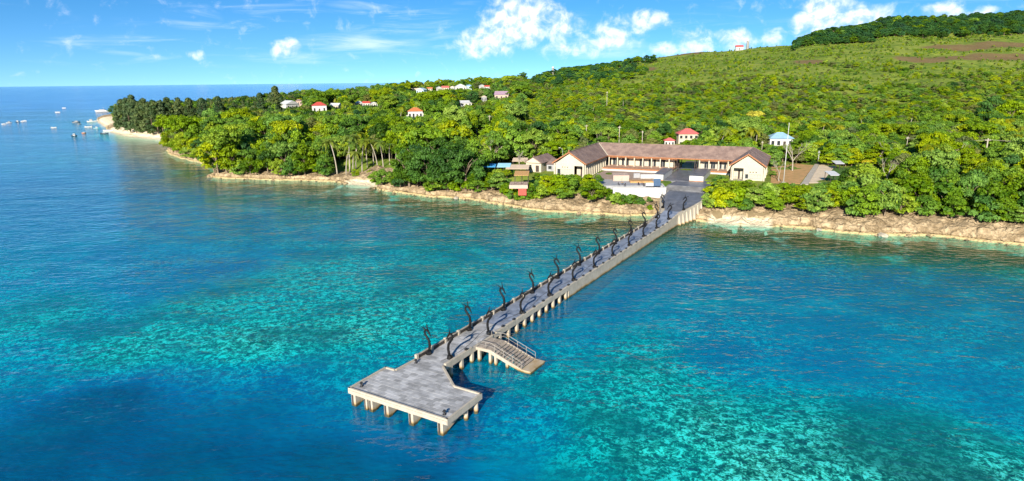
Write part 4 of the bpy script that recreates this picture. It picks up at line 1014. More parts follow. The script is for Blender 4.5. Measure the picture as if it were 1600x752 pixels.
# veranda columns
colB = MB(); colB.box(-.16, .16, -.16, .16, 0, ZE - ZF - .2).box(-.22, .22, -.22, .22, 0, .25); colB = colB.mesh('column', M_cream)
colW = MB(); colW.box(-.17, .17, -.17, .17, 0, ZE - 5.95 - .15).box(-.23, .23, -.23, .23, 0, .25); colW = colW.mesh('column', M_cream)
def col(me, x, y, z): o = bpy.data.objects.new('column', me); link(o, bld); o.location = (x - OB[0], y - OB[1], z - OB[2])
x = LI + .4
while x < 0.9: col(colB, x, SF + .45, ZF + .001); x += 2.86
for x in (9.0, 11.9, 14.8, 17.7): col(colB, x, SF + .45, ZF + .001)
y = SL + .95
while y < SF - 1: col(colW, LI - .5, y, 5.952); y += 2.0
y = SRW + 2.6
while y < SF - 1: col(colW, RI + .5, y, 5.952); y += 2.6
for (x, y) in [(LE + .5, SL + 1), (RE - .5, SRW + 1), (RE - .5, 6), (RE - .5, 12)]: col(colW, x, y, 5.952)
bp(MB().box(RI + .35, RE - .35, SRW + .55, SB - 1, 5.3, 5.951), 'floor_slab', M_cream)
# orange valance under the main eave, between the columns
x = LI + .6
while x < 0.6: bp(MB().box(x, x + 2.5, SF + .38, SF + .48, 9.72, ZE - .16), 'valance', M_orange); x += 2.86
for x in (9.2, 12.1, 15.0): bp(MB().box(x, x + 2.5, SF + .38, SF + .48, 9.72, ZE - .16), 'valance', M_orange)
# gateway through the middle: black posts and beams
for x in (0.9, 2.0, 7.6, 8.7):
    for y in (SF + .3, SF + 4.0, SF + 9): bp(MB().box(x - .11, x + .11, y - .11, y + .11, 5.85, ZE + .2), 'gate_post', M_dark)
for y in (SF + .3, SF + 4.0, SF + 9): bp(MB().box(0.7, 8.9, y - .1, y + .1, ZE - .35, ZE - .1), 'gate_beam', M_dark)
# veranda rail
for (x0, x1, y) in [(LI + .2, 0.9, 4.0), (8.7, RI - .3, 7.05)]:
    n = round((x1 - x0) / 2.2)
    for i in range(n):
        a = x0 + (x1 - x0) * i / n; b = x0 + (x1 - x0) * (i + 1) / n; r = MB(); r.bar((a, y, ZF + .85), (b - .02, y, ZF + .85), .05)
        for k in range(5): xx = a + (b - a) * k / 5; r.bar((xx, y, ZF), (xx, y, ZF + .83), .03)
        bp(r, 'balustrade', M_steel)

# ================================================================== PLAZA, TERRACE, WALLS
plz = MB()
def ring(pts): return [Vector(p) for p in pts]
# lower flared apron (on the causeway), steps, upper path through the gateway
ap = [(-3.6, 98.0), (0.75, 98.0), (2.9, 107.0), (1.5, 117.5), (-8.5, 117.5), (-7.5, 107.0)]
pl = tag(empty('plaza', PIER.w(0, 107, 2), -PIER.az), 'dark polished granite plaza between the jetty and the gateway', 'plaza'); pl['kind'] = 'structure'
OP = (0, 107, 2)
b = MB(); rows = [(98.0, -3.7, 0.1), (101, -4.7, 1.05), (104, -6.2, 1.9), (107, -7.4, 2.85), (112, -8.0, 2.2), (117.5, -8.4, 1.5)]
for (y0, a0, e0), (y1, a1, e1) in zip(rows, rows[1:]):
    k = 6
    for i in range(k):
        f0, f1 = i / k, (i + 1) / k - .004
        b.add([(a0 + (e0 - a0) * f0, y0 + .01, deckz(y0) - .01), (a0 + (e0 - a0) * f1, y0 + .01, deckz(y0) - .01), (a1 + (e1 - a1) * f1, y1 - .01, deckz(y1) - .01), (a1 + (e1 - a1) * f0, y1 - .01, deckz(y1) - .01)], [(0, 1, 2, 3)])
b.build('apron_paving', M_granite, pl, False, OP)
for i in range(6):
    z1 = 4.9 + (i + 1) * .185; y0 = 117.5 + i * .36
    MB().box(-10.4 + i * .15, 1.4, y0, 131.0 if i == 5 else y0 + .37, 3.5, z1).build('step', M_granite, pl, False, OP)
o = MB(); o.prism([(x, y) for x, y in [(1.7, -10.6), (8.9, -10.6), (8.6, 45), (0.4, 45)]], 5.0, 6.06)
oo = o.build('path', M_granite, pl); oo.matrix_parent_inverse = pl.matrix_world.inverted()
oo.parent = None; oo.location = BLD.w(0, 0, 0); oo.rotation_euler = (0, 0, -BLD.az); tag(oo, 'dark granite path leading up through the gateway', 'path', kind='structure')
# joints of the path
M_gran2 = simple('polished_granite_slab', (0.15, 0.15, 0.158), 0.36, 0.4, 0.5, 0.0, island=0.25, spec=0.5)
jb = MB()
for j in range(36):
    for i in range(5):
        y0 = -10.4 + j * 1.5; x0 = 1.9 + i * 1.34; jb.box(x0 + .01, x0 + 1.32, y0 + .01, y0 + 1.48, 6.05, 6.075)
j_ = jb.build('paving', M_gran2, oo); tag(j_, kind='stuff')
def bl_thing(name, mb, mat, label, cat, group=None, kind=None):
    c = [sum(v[i] for v in mb.v) / len(mb.v) for i in range(2)] + [min(v[2] for v in mb.v)]
    o = mb.build(name, mat, None, False, c); o.location = BLD.w(c[0], c[1], c[2]); o.rotation_euler = (0, 0, -BLD.az); return tag(o, label, cat, group, kind)
# flanking white blocks
def block_wall(x0, x1, y0, y1, zt, label):
    e = empty('gateway_wall', BLD.w((x0 + x1) / 2, (y0 + y1) / 2, 5.9), -BLD.az, label, 'wall'); of = ((x0 + x1) / 2, (y0 + y1) / 2, 5.9)
    MB().box(x0, x1, y0, y1, 5.2, zt).build('block', M_white, e, False, of); MB().box(x0 - .06, x1 + .06, y0 - .06, y1 + .06, zt + .002, zt + .12).build('coping', M_granite, e, False, of)
    MB().box(x0 - .03, x1 + .03, y0 - .032, y0 - .002, 5.6, 6.25).build('plinth', M_terra, e, False, of)
block_wall(-1.2, 1.6, -10.9, 3.6, 7.7, 'white block wall with dark coping on the terrace side of the gateway path')
block_wall(8.95, 12.9, -9.6, 6.6, 7.6, 'white block wall with dark coping on the shrub side of the gateway path')
bl_thing('bench_block', MB().bbox(5.6, 7.4, 20, 20.7, 6.07, 6.6), M_white, 'low white block bench seen through the gateway', 'bench')
# white retaining wall facing the sea
wa, wb = un(958, 293, 6.05), un(1041, 293.5, 6.05)
rw = empty('retaining_wall', (wa + wb) / 2 * 1.0 - Vector((0, 0, 3.8)), math.atan2(wb.y - wa.y, wb.x - wa.x), 'tall white retaining wall at the head of the jetty, shrubs below it', 'wall')
Lw = (wb - wa).length
MB().box(-Lw / 2, Lw / 2, 0, .4, -1.0, 3.75).build('wall', M_white, rw); MB().box(-Lw / 2 - .05, Lw / 2 + .05, -.06, .46, 3.752, 3.9).build('coping', M_grey, rw)
MB().box(Lw / 2 - .4, Lw / 2, .401, 8.0, -1.0, 3.75).build('return_wall', M_white, rw)
# terrace behind it
c1, c2 = un(963, 291, 6.0), un(1040, 291, 6.0)
te = MB(); te.prism([(c1.x - 6, c1.y + 1.2), (c2.x - .6, c2.y + .8), (c2.x + 1.5, c2.y + 22), (c1.x - 2, c1.y + 26)], 4.5, 6.02)
tag(te.build('terrace', M_grey), 'grey paved terrace in front of the long building', 'terrace', kind='structure')
fc = MB(); fc.box(-20.4, -1.3, -14.5, 3.75, 5.0, 6.045)
fo = fc.build('forecourt', simple('pinkish_terrace_tile', (0.34, 0.25, 0.19), 0.8, 0.3, 1.0, 0.0)); fo.location = BLD.w(0, 0, 0); fo.rotation_euler = (0, 0, -BLD.az); tag(fo, 'pinkish tiled forecourt between the veranda and the terrace', 'forecourt', kind='structure')
def boxpx(name, x0, x1, py, z0, z1, depth, mat, label, cat, group=None):
    a, b = un(x0, py, z0), un(x1, py, z0); L = (b - a).length
    e = MB().bbox(-L / 2, L / 2, 0, depth, 0, z1 - z0, 0.04).build(name, mat); e.location = (a + b) / 2; e.rotation_euler = (0, 0, math.atan2(b.y - a.y, b.x - a.x)); return tag(e, label, cat, group)
boxpx('planter_block', 958, 983, 283, 6.05, 7.7, 5.0, M_pink, 'large pale pink rendered block on the terrace below the veranda', 'block')
wd = boxpx('timber_platform', 985, 1021, 286, 6.03, 6.45, 3.6, M_tim, 'honey-coloured timber platform on the terrace', 'platform')
boxpx('counter', 1001, 1024, 279, 6.05, 7.2, 1.2, M_white, 'white counter on the terrace behind the timber platform', 'counter')
boxpx('counter', 990, 1000, 278, 6.05, 7.4, .5, M_grey, 'grey slatted counter beside the pink block', 'counter')
gl = boxpx('glass_screen', 1021, 1032, 291, 6.03, 8.1, .25, M_blueg, 'dark blue-grey upright screen at the end of the terrace', 'screen')
boxpx('planter_block', 1009, 1021, 291, 6.03, 6.9, .6, M_white, 'small white low wall beside the blue-grey screen', 'block')
# cafe tables with parasol frames on the terrace
def cafe_table(px, py, label, chairs=3):
    p = un(px, py, 6.03); e = empty('cafe_table', p, random.random(), label, 'table', 'tables on the terrace')
    MB().tube([(0, 0, .72), (0, 0, .76)], .5, 12).build('table_top', M_tim, e); MB().tube([(0, 0, 0), (0, 0, .72)], .05, 6).build('leg', M_dark, e)
def chair(px, py, rz, label):
    p = un(px, py, 6.03); e = empty('chair', p, rz, label, 'chair', 'chairs on the terrace')
    MB().box(-.22, .22, -.22, .22, .42, .47).build('seat', M_dark, e); MB().box(-.22, .22, .18, .22, .48, .9).build('backrest', M_dark, e)
    for a in (-.19, .16):
        for c in (-.19, .16): MB().box(a, a + .04, c, c + .04, 0, .419).build('leg', M_dark, e)
cafe_table(1003, 289, 'small round table by the honey timber platform'); cafe_table(972, 289, 'small round table below the pink block')
for (x, y, r, l) in [(998, 290, .4, 'dark chair between the two small round tables'), (1006, 291, 2.6, 'dark chair beside the white low wall'), (967, 290, 1.0, 'dark chair at the table below the pink block'), (976, 291, 4.0, 'dark chair on the jetty side of the table below the pink block')]: chair(x, y, r, l)
# dark dry-branched ornamental tree over the pink block is planted with the others
clear(872, 236, 958, 270, 230); clear(942, 222, 1140, 262, 230); clear(960, 262, 1048, 300, 215); clear(1046, 258, 1088, 312, 215); clear(1036, 290, 1096, 336, 200); clear(1141, 228, 1204, 264, 215); clear(1150, 262, 1190, 276, 200); clear(1090, 255, 1142, 270, 210)
clear(1008, 292, 1040, 300, 190); clear(1030, 300, 1096, 345, 190); clear(1022, 300, 1040, 314, 180); clear(1084, 274, 1098, 300, 190)

# ================================================================== OTHER BUILDINGS
random.seed(21)
def paint(name, c, r=0.75, v=0.15): return simple(name, c, r, v, 0.8)
RC_ = {'red': paint('red_roof', (0.42, 0.06, 0.045)), 'orange': paint('orange_roof', (0.45, 0.14, 0.05)), 'white': paint('white_metal_roof', (0.46, 0.47, 0.48)), 'blue': paint('pale_blue_roof', (0.22, 0.36, 0.48)), 'grey': paint('grey_roof', (0.42, 0.42, 0.43)),
       'purple': paint('mauve_roof', (0.30, 0.20, 0.26)), 'brown': M_roof, 'rose': paint('rose_roof', (0.50, 0.11, 0.10)), 'tan': paint('tan_roof', (0.50, 0.42, 0.32)), 'bluewhite': paint('blue_white_roof', (0.36, 0.45, 0.55))}
WC_ = {'white': M_white, 'cream': M_cream, 'blue': paint('pale_blue_wall', (0.45, 0.58, 0.66)), 'pink': M_pink, 'grey': M_grey}
def house_at(loc, yaw, W, D, H, roofh, roof, wall, typ, label, name='house', nwin=3, storeys=1, over=0.5, group=None):
    e = empty(name, loc, yaw, label, 'house', group); hw, hd = W / 2, D / 2
    MB().box(-hw, hw, -hd, hd, -2.0, H).build('wall', WC_[wall], e)
    o = over; z0 = H + .02
    if typ == 'hip':
        k = min(hd, hw) * 0.9; rx = max(hw - k, 0.25) 
        v = [(-hw - o, -hd - o, z0), (hw + o, -hd - o, z0), (hw + o, hd + o, z0), (-hw - o, hd + o, z0), (-rx, 0, z0 + roofh), (rx, 0, z0 + roofh)]
        f = [(0, 1, 5, 4), (1, 2, 5), (2, 3, 4, 5), (3, 0, 4), (0, 3, 2, 1)]; r = MB().add(v, f).build('roof', RC_[roof], e)
        MB().bar((-rx, 0, z0 + roofh), (rx, 0, z0 + roofh), .25, .14).build('ridge_cap', RC_[roof], r)
    elif typ == 'gable':
        v = [(-hw - o, -hd - o, z0), (hw + o, -hd - o, z0), (hw + o, hd + o, z0), (-hw - o, hd + o, z0), (0, -hd - o, z0 + roofh), (0, hd + o, z0 + roofh)]
        f = [(0, 1, 4), (1, 2, 5, 4), (2, 3, 5), (3, 0, 4, 5), (0, 3, 2, 1)]; r = MB().add(v, f).build('roof', RC_[roof], e)
        MB().add([(-hw + .1, -hd - o - .04, z0 + .05), (hw - .1, -hd - o - .04, z0 + .05), (0, -hd - o - .04, z0 + roofh * .86)], [(0, 1, 2)]).build('gable', WC_[wall], r)
    elif typ == 'side':
        v = [(-hw - o, -hd - o, z0), (hw + o, -hd - o, z0), (hw + o, hd + o, z0), (-hw - o, hd + o, z0), (-hw - o, 0, z0 + roofh), (hw + o, 0, z0 + roofh)]
        f = [(0, 1, 5, 4), (1, 2, 5), (2, 3, 4, 5), (3, 0, 4), (0, 3, 2, 1)]; r = MB().add(v, f).build('roof', RC_[roof], e)
        MB().bar((-hw - o, 0, z0 + roofh), (hw + o, 0, z0 + roofh), .25, .14).build('ridge_cap', RC_[roof], r)
    else: MB().bbox(-hw - o, hw + o, -hd - o, hd + o, z0, z0 + max(.3, roofh * .4), .1).build('roof', RC_[roof], e)
    sh = H / storeys
    for st_ in range(storeys):
        for i in range(nwin):
            x = -hw + W * (i + .5) / nwin; ww = min(1.3, W / nwin * .5); zc = st_ * sh + sh * .55; hh = sh * .22
            if st_ == 0 and i == nwin // 2:
                MB().box(x - ww * .45, x + ww * .45, -hd - .05, -hd - .004, 0, sh * .72).build('door', M_dark, e); continue
            w = MB().box(x - ww / 2, x + ww / 2, -hd - .05, -hd - .004, zc - hh, zc + hh).build('window', M_glass, e)
            MB().box(x - ww / 2 - .1, x + ww / 2 + .1, -hd - .14, -hd - .004, zc - hh - .15, zc - hh - .03).build('sill', WC_[wall], w)
    return e
def house(x0, x1, yt, yb, roof, wall, typ, label, yaw=0.0, rf=0.45, zmin=3.6, depth=0.8, clear_b=0, name='house', nwin=3, storeys=1):
    """a house that spans these photo columns, standing where its foot meets the hillside"""
    p = on_ground((x0 + x1) / 2, yb); Y = p.y; W = max((x1 - x0) * Y / F * 0.88, 2.5); Ht = max((yb - yt) * Y / F, zmin); rh = min(Ht * rf, W * .24)
    e = house_at(p, yaw - math.atan2(p.x, p.y) * 0.7, W, max(W * depth, 3), Ht - rh, rh, roof, wall, typ, label, name, nwin, storeys)
    clear(x0 + 1, yt - 1, x1 - 1, yt + (yb - yt) * .5, Y - W * .4)
    return e
house(440, 465, 158, 173, 'white', 'white', 'gable', 'white house with a white gable roof among trees above the bay', 0.7)
house(462, 473, 156, 166, 'brown', 'pink', 'hip', 'small brown-roofed house just behind the white gabled house')
house(488, 512, 161, 182, 'red', 'white', 'hip', 'red hip-roofed white house among trees near the white gabled house', 0.1, 0.40)
house(517, 533, 162, 172, 'white', 'cream', 'side', 'pale house with a bent white roof beside the red hip-roofed house', -0.4)
house(555, 567, 159, 167, 'white', 'white', 'hip', 'white domed-looking roof house beside the small red roof', 0.3)
house(567, 579, 159, 167, 'red', 'white', 'side', 'low red-roofed house between a white and a grey roof')
house(579, 590, 160, 167, 'grey', 'white', 'gable', 'grey gabled house next to the low red roof', 0.2)
hv = house(637, 662, 170, 190, 'orange', 'white', 'hip', 'orange-roofed villa with white verandas and two white side posts', 0.05, 0.36, nwin=4)
house(643, 655, 137, 144, 'tan', 'cream', 'flat', 'flat tan-roofed house at the edge of the distant village', 0.1)
house(652, 666, 138, 147, 'bluewhite', 'blue', 'gable', 'blue and white gabled house in the distant village', -0.5)
house(667, 676, 137, 142, 'orange', 'cream', 'side', 'small orange-roofed house in the distant village')
house(682, 690, 136, 142, 'white', 'white', 'gable', 'small white gabled house in the middle of the distant village', 0.3)
house(690, 702, 135, 141, 'rose', 'cream', 'side', 'long rose-roofed house in the distant village')
house(703, 711, 135, 141, 'orange', 'white', 'gable', 'narrow orange-roofed house beside the big white gable house')
house(710, 729, 132, 142, 'white', 'white', 'gable', 'big white house with a broad gable in the distant village', 0.15)
house(728, 738, 133, 141, 'blue', 'blue', 'side', 'pale blue-roofed house beside the big white gable house')
house(749, 757, 133, 140, 'white', 'white', 'gable', 'narrow white house beside a red roof at the village edge', 0.4)
house(757, 766, 134, 140, 'red', 'white', 'side', 'small red-roofed house at the hill end of the village')
house(773, 797, 144, 157, 'purple', 'pink', 'side', 'mauve-roofed pale house alone on the green slope', -0.15, 0.55)
house(718, 737, 158, 166, 'grey', 'white', 'side', 'two-part grey-white roof half hidden in the trees', 0.2)
house(752, 761, 151, 160, 'tan', 'grey', 'hip', 'small tan-roofed hut below the mauve-roofed house')
house(1056, 1090, 202, 229, 'rose', 'cream', 'hip', 'two-storey cream house with a rose-red hip roof behind the long building', 0.1, 0.33, nwin=4, storeys=2)
house(1037, 1054, 216, 229, 'rose', 'white', 'hip', 'small white kiosk with a rose-red roof beside the two-storey house', 0.0, 0.4, zmin=3)
house(1197, 1236, 208, 231, 'blue', 'white', 'hip', 'pale blue hip-roofed house beyond the flagpole', 0.15, 0.6, nwin=4)
clear(1198, 207, 1236, 224, 268)
house(1149, 1161, 69, 76, 'red', 'white', 'side', 'tiny red-roofed white house on the hilltop beside the white tower')
# side posts of the villa
for sx in (-1, 1):
    w = 0.5 * 25 * hv.location.y / F * 0.88; MB().box(sx * (w + .6) - .4, sx * (w + .6) + .4, -w * .8 - .6, -w * .8, -3, 5.2 if sx > 0 else 4.0).build('side_post', M_white, hv)
def tower(px, yb, yt, w, label):
    p = on_ground(px, yb); h = (yb - yt) * p.y / F; e = empty('beacon_tower', p, 0, label, 'tower')
    MB().tube([(0, 0, -3), (0, 0, h * .8), (0, 0, h * .82), (0, 0, h * .88)], [w, w * .8, w * 1.1, w * 1.1], 12).build('shaft', M_white, e, True)
    MB().tube([(0, 0, h * .881), (0, 0, h * .95), (0, 0, h)], [w * .65, w * .65, .1], 10).build('lantern', M_white, e, True)
    clear(px - 3, yt - 1, px + 3, yb - 1, p.y)
tower(864, 116, 103, 2.2, 'thin white tower on the wooded hill beyond the village'); tower(1168, 74, 60, 2.4, 'tall white tower on the bare hilltop skyline')

# ---- low buildings and yards beside the long building
def bldhouse(t0, t1, s0, s1, H, rh, roof, wall, typ, label, z=5.9, **k):
    e = house_at(BLD.w((t0 + t1) / 2, (s0 + s1) / 2, z), -BLD.az, t1 - t0, s1 - s0, H, rh, roof, wall, typ, label, 'annex', **k); e['category'] = 'annex'; return e
bldhouse(-44.6, -39.2, -6, 6.5, 2.9, 1.9, 'brown', 'cream', 'gable', 'small cream annex with a brown gable roof beside the long building', nwin=2)
bldhouse(-38.4, -33.8, -3, 7, 2.2, 1.2, 'brown', 'grey', 'side', 'low dark lean-to roof between the annex and the long building', nwin=2, over=.3)
def canopy(px0, px1, py, z, depth, rmat, label, name='canopy'):
    a, b = un(px0, py, z), un(px1, py, z); L = (b - a).length; c = (a + b) / 2; e = empty(name, (c.x, c.y, 5.9), math.atan2(b.y - a.y, b.x - a.x), label, 'canopy'); zz = z - 5.9
    MB().add([(-L / 2, 0, zz), (L / 2, 0, zz), (L / 2, depth, zz + .6), (-L / 2, depth, zz + .6), (-L / 2, 0, zz - .12), (L / 2, 0, zz - .12), (L / 2, depth, zz + .48), (-L / 2, depth, zz + .48)],
             [(0, 1, 2, 3), (7, 6, 5, 4), (0, 4, 5, 1), (1, 5, 6, 2), (2, 6, 7, 3), (3, 7, 4, 0)]).build('roof_sheet', rmat, e)
    for x in (-L / 2 + .2, 0, L / 2 - .2):
        for y in (.2, depth - .3): MB().box(x - .06, x + .06, y - .06, y + .06, -1.0, zz - .1 + y * .6 / depth).build('post', M_dark, e)
    return e
M_tarp = paint('blue_tarpaulin', (0.05, 0.28, 0.55)); M_tarp2 = paint('pale_blue_tarpaulin', (0.30, 0.55, 0.68)); M_sandroof = paint('sand_coloured_roof', (0.55, 0.42, 0.30))
canopy(752, 774, 261, 8.2, 4, M_tarp, 'deep blue tarpaulin shelter under the trees beside the annex'); canopy(776, 797, 261, 8.3, 5, M_tarp2, 'pale blue tarpaulin shelter beside the deep blue one')
canopy(790, 826, 264, 8.0, 6, M_sandroof, 'sand-coloured flat shelter roof in front of the annex'); canopy(800, 824, 252, 8.5, 5, M_sandroof, 'sand-coloured shelter roof behind the annex gable')
cf = canopy(803, 826, 274, 8.9, 5, M_tim, 'orange-roofed cafe terrace with red base among the shore shrubs', 'cafe_pavilion'); cf['category'] = 'cafe'
M_redw = paint('red_wall', (0.42, 0.07, 0.05))
MB().box(-3.4, 1.9, -1.6, 4.5, -.6, .4).build('floor_slab', M_pink, cf); MB().box(-.8, 1.5, -1.3, 3.5, -2.6, -.61).build('base_wall', M_redw, cf)
r = MB(); r.bar((-3.3, -1.5, 1.4), (1.8, -1.5, 1.4), .06)
for i in range(11): r.bar((-3.3 + i * .51, -1.5, .4), (-3.3 + i * .51, -1.5, 1.38), .04)
r.build('railing', M_dark, cf)
def truck(px, py, rz, label):
    p = un(px, py, 6.0); e = empty('parked_truck', p, rz, label, 'truck', 'white trucks parked behind the annex')
    MB().bbox(-2.2, 1.1, -1, 1, .8, 2.9, .12).build('cargo_box', M_white, e); cb_ = MB().bbox(1.2, 2.8, -.95, .95, .6, 2.3, .3).build('cab', M_bluep, e); MB().box(2.805, 2.83, -.8, .8, 1.35, 2.0).build('windscreen', M_glass, cb_)
    MB().box(-2.2, 2.7, -.7, .7, .45, .79).build('chassis', M_dark, e)
    for x in (-1.4, 1.9):
        for y in (-.95, .95): MB().tube([(x, y - .14, .45), (x, y + .14, .45)], .45, 12).build('wheel', M_dark, e, True)
M_bluep = paint('pale_blue_paint', (0.25, 0.45, 0.62), 0.35)
truck(822, 248, 0.3, 'white box truck parked under the dark trees behind the annex'); truck(833, 246, 2.9, 'pale-cabbed truck parked nearer the long building')
clear(752, 253, 798, 262, 207); clear(798, 256, 826, 282, 196); clear(816, 240, 838, 250, 222); clear(826, 244, 874, 268, 205); clear(798, 272, 816, 284, 186)
# right: earth yard, cream boundary wall, pale ramp, lawn
M_earth = simple('orange_earth', (0.46, 0.25, 0.10), 0.95, 0.4, 0.5, col2=(0.30, 0.20, 0.07)); M_lawn = simple('mown_lawn', (0.06, 0.13, 0.012), 0.9, 0.3, 0.8); M_sandg = simple('sandy_yard', (0.58, 0.46, 0.32), 0.9, 0.2, 0.7)
def patch(name, pix, z, mat, label):
    P = [un(x, y, z) for x, y in pix]
    if sum((P[i].x * P[(i + 1) % len(P)].y - P[(i + 1) % len(P)].x * P[i].y) for i in range(len(P))) < 0: P.reverse()
    tag(MB().prism([(p.x, p.y) for p in P], z - 1.2, z).build(name, mat), label, name.split('_')[-1], kind='structure')
patch('earth_yard', [(1204, 287), (1250, 287), (1276, 252), (1206, 252)], 6.0, M_earth, 'bare orange earth yard below the cream boundary wall')
patch('ramp_path', [(1251, 288), (1263, 288), (1283, 251), (1277, 251)], 6.10, M_conc, 'pale concrete path running up beside the earth yard')
patch('sandy_yard', [(1264, 286), (1284, 251), (1310, 251), (1306, 262), (1282, 286)], 6.0, M_sandg, 'sandy yard between the pale path and the lawn')
patch('lawn', [(1281, 290), (1303, 262), (1322, 262), (1318, 290)], 6.05, M_lawn, 'small mown lawn beside the sandy yard')
def wallpx(x0, y0, x1, y1, z, h, th, mat, label, name='boundary_wall', n=6):
    a, b = un(x0, y0, z), un(x1, y1, z); L = (b - a).length; e = empty(name, (a + b) / 2, math.atan2(b.y - a.y, b.x - a.x), label, 'wall')
    for i in range(n): MB().box(-L / 2 + L * i / n + .01, -L / 2 + L * (i + 1) / n - .01, 0, th, -1, h).build('panel', mat, e)
    MB().box(-L / 2 - .05, L / 2 + .05, -.05, th + .05, h + .002, h + .12).build('coping', mat, e)
wallpx(1210, 251, 1277, 252, 5.95, 2.5, .3, M_cream, 'long cream boundary wall behind the earth yard')
wallpx(1278, 254, 1308, 254, 5.95, 1.2, .5, M_conc_d, 'low weathered stone wall above the sandy yard')
for i, x in enumerate((1285, 1292, 1299, 1304)):
    p = un(x, 252, 7.1); e = empty('stone_urn', p, 0, f'pale stone urn on the low weathered wall, {ORD[i]} counted from the path', 'urn', 'urns on the low wall')
    MB().tube([(0, .25, .05), (0, .25, .25), (0, .25, .6), (0, .25, .9), (0, .25, 1.0)], [.3, .18, .42, .3, .36], 10).build('bowl', M_white, e, True)
pav = canopy(1298, 1314, 274, 8.4, 4.5, RC_['white'], 'white-roofed open pavilion on the lawn', 'pavilion')
canopy(1306, 1320, 256, 8.0, 3.5, RC_['grey'], 'small grey shelter roof behind the lawn')
clear(1204, 250, 1252, 284, 190); clear(1205, 238, 1278, 252, 215); clear(1252, 252, 1284, 284, 195); clear(1284, 248, 1310, 262, 205); clear(1284, 262, 1312, 278, 180)

# ---- poles
def pole(px, yb, yt, label, arm=1.8, kindn='utility_pole', r=.16, mat=M_conc):
    p = on_ground(px, yb); h = (yb - yt) * p.y / F; e = empty(kindn, p, 0.2, label, 'pole', 'utility poles among the trees' if arm else None)
    MB().tube([(0, 0, -1.5), (0, 0, h)], [r * 1.25, r * .8], 8).build('post', mat, e, True)
    if arm:
        a = MB().box(-arm / 2, arm / 2, -.09, .09, h - .75, h - .55).build('cross_arm', mat, e)
        for x in (-.8, -.3, .3, .8): MB().tube([(x * arm / 2, 0, h - .549), (x * arm / 2, 0, h - .35)], .06, 6).build('insulator', M_white, a, True)
    clear(px - 2, yt - 1, px + 2, yb - max(3, (yb - yt) * .3), p.y); return e, h
pole(765, 198, 181, 'pale utility pole in the trees above the tarpaulin shelters'); pole(948, 170, 145, 'tall pale pole on the slope behind the long building', 1.2); pole(967, 232, 198, 'pale utility pole rising just behind the roof of the long building', 1.4)
pole(916, 212, 196, 'short-looking pole top with a cross arm above the wing by the annex'); pole(1003, 232, 205, 'thin grey pole behind the middle of the long roof', .8); pole(1190, 238, 221, 'thin pole behind the wing nearest the flagpole', .8, r=.1)
pA, hA = pole(1538, 252, 217, 'white utility pole with a cross arm in the scrub near the bare pale tree', 2.4, r=.22); pole(1278, 255, 236, 'dark pole at the end of the cream boundary wall', .9, mat=M_grey); pole(745, 214, 200, 'pale pole low in the trees below the grey-white roof', 1.0)
pB, hB = pole(1415, 240, 214, 'thin pole in the scrub where the wires start', 1.4, r=.12)
w_ = MB(); A_, B_ = pA.location + Vector((0, 0, hA - .4)), pB.location + Vector((0, 0, hB - .4)); C_ = A_ + (A_ - B_) * 0.9 + Vector((0, 0, 2))
for (P, Q) in ((B_, A_), (A_, C_)):
    for dx in (-.6, .6): w_.tube([P.lerp(Q, k) + Vector((0, dx, -1.2 * math.sin(math.pi * k))) for k in [i / 8 for i in range(9)]], .035, 4)
tag(w_.build('power_line', M_conc), 'thin pale overhead wires strung across the scrub', 'wires')
p = un(1224, 287, 6.0); e = empty('flagpole', p, 0, 'tall white flagpole beside the earth yard', 'flagpole'); h = (287 - 194) * p.y / F
MB().tube([(0, 0, -.5), (0, 0, h)], [.13, .07], 8).build('pole', M_white, e, True); MB().bbox(-.5, .5, -.5, .5, -.3, .5, .05).build('plinth', M_conc, e); MB().tube([(0, 0, h), (0, 0, h + .12), (0, 0, h + .25)], [.05, .14, .02], 8).build('ball', M_white, e, True)
clear(1220, 192, 1230, 262, p.y)
p = un(879, 258, 6.0); e = empty('street_lamp', p, 0, 'curved street lamp behind the annex beside the dark trees', 'lamp'); MB().tube([(0, 0, 0), (0, 0, 5), (-.2, 0, 5.8), (-.9, 0, 6.1)], [.09, .07, .06, .05], 6).build('post', M_grey, e, True); MB().bbox(-1.4, -.8, -.15, .15, 6.0, 6.16, .04).build('lamp_head', M_white, e)

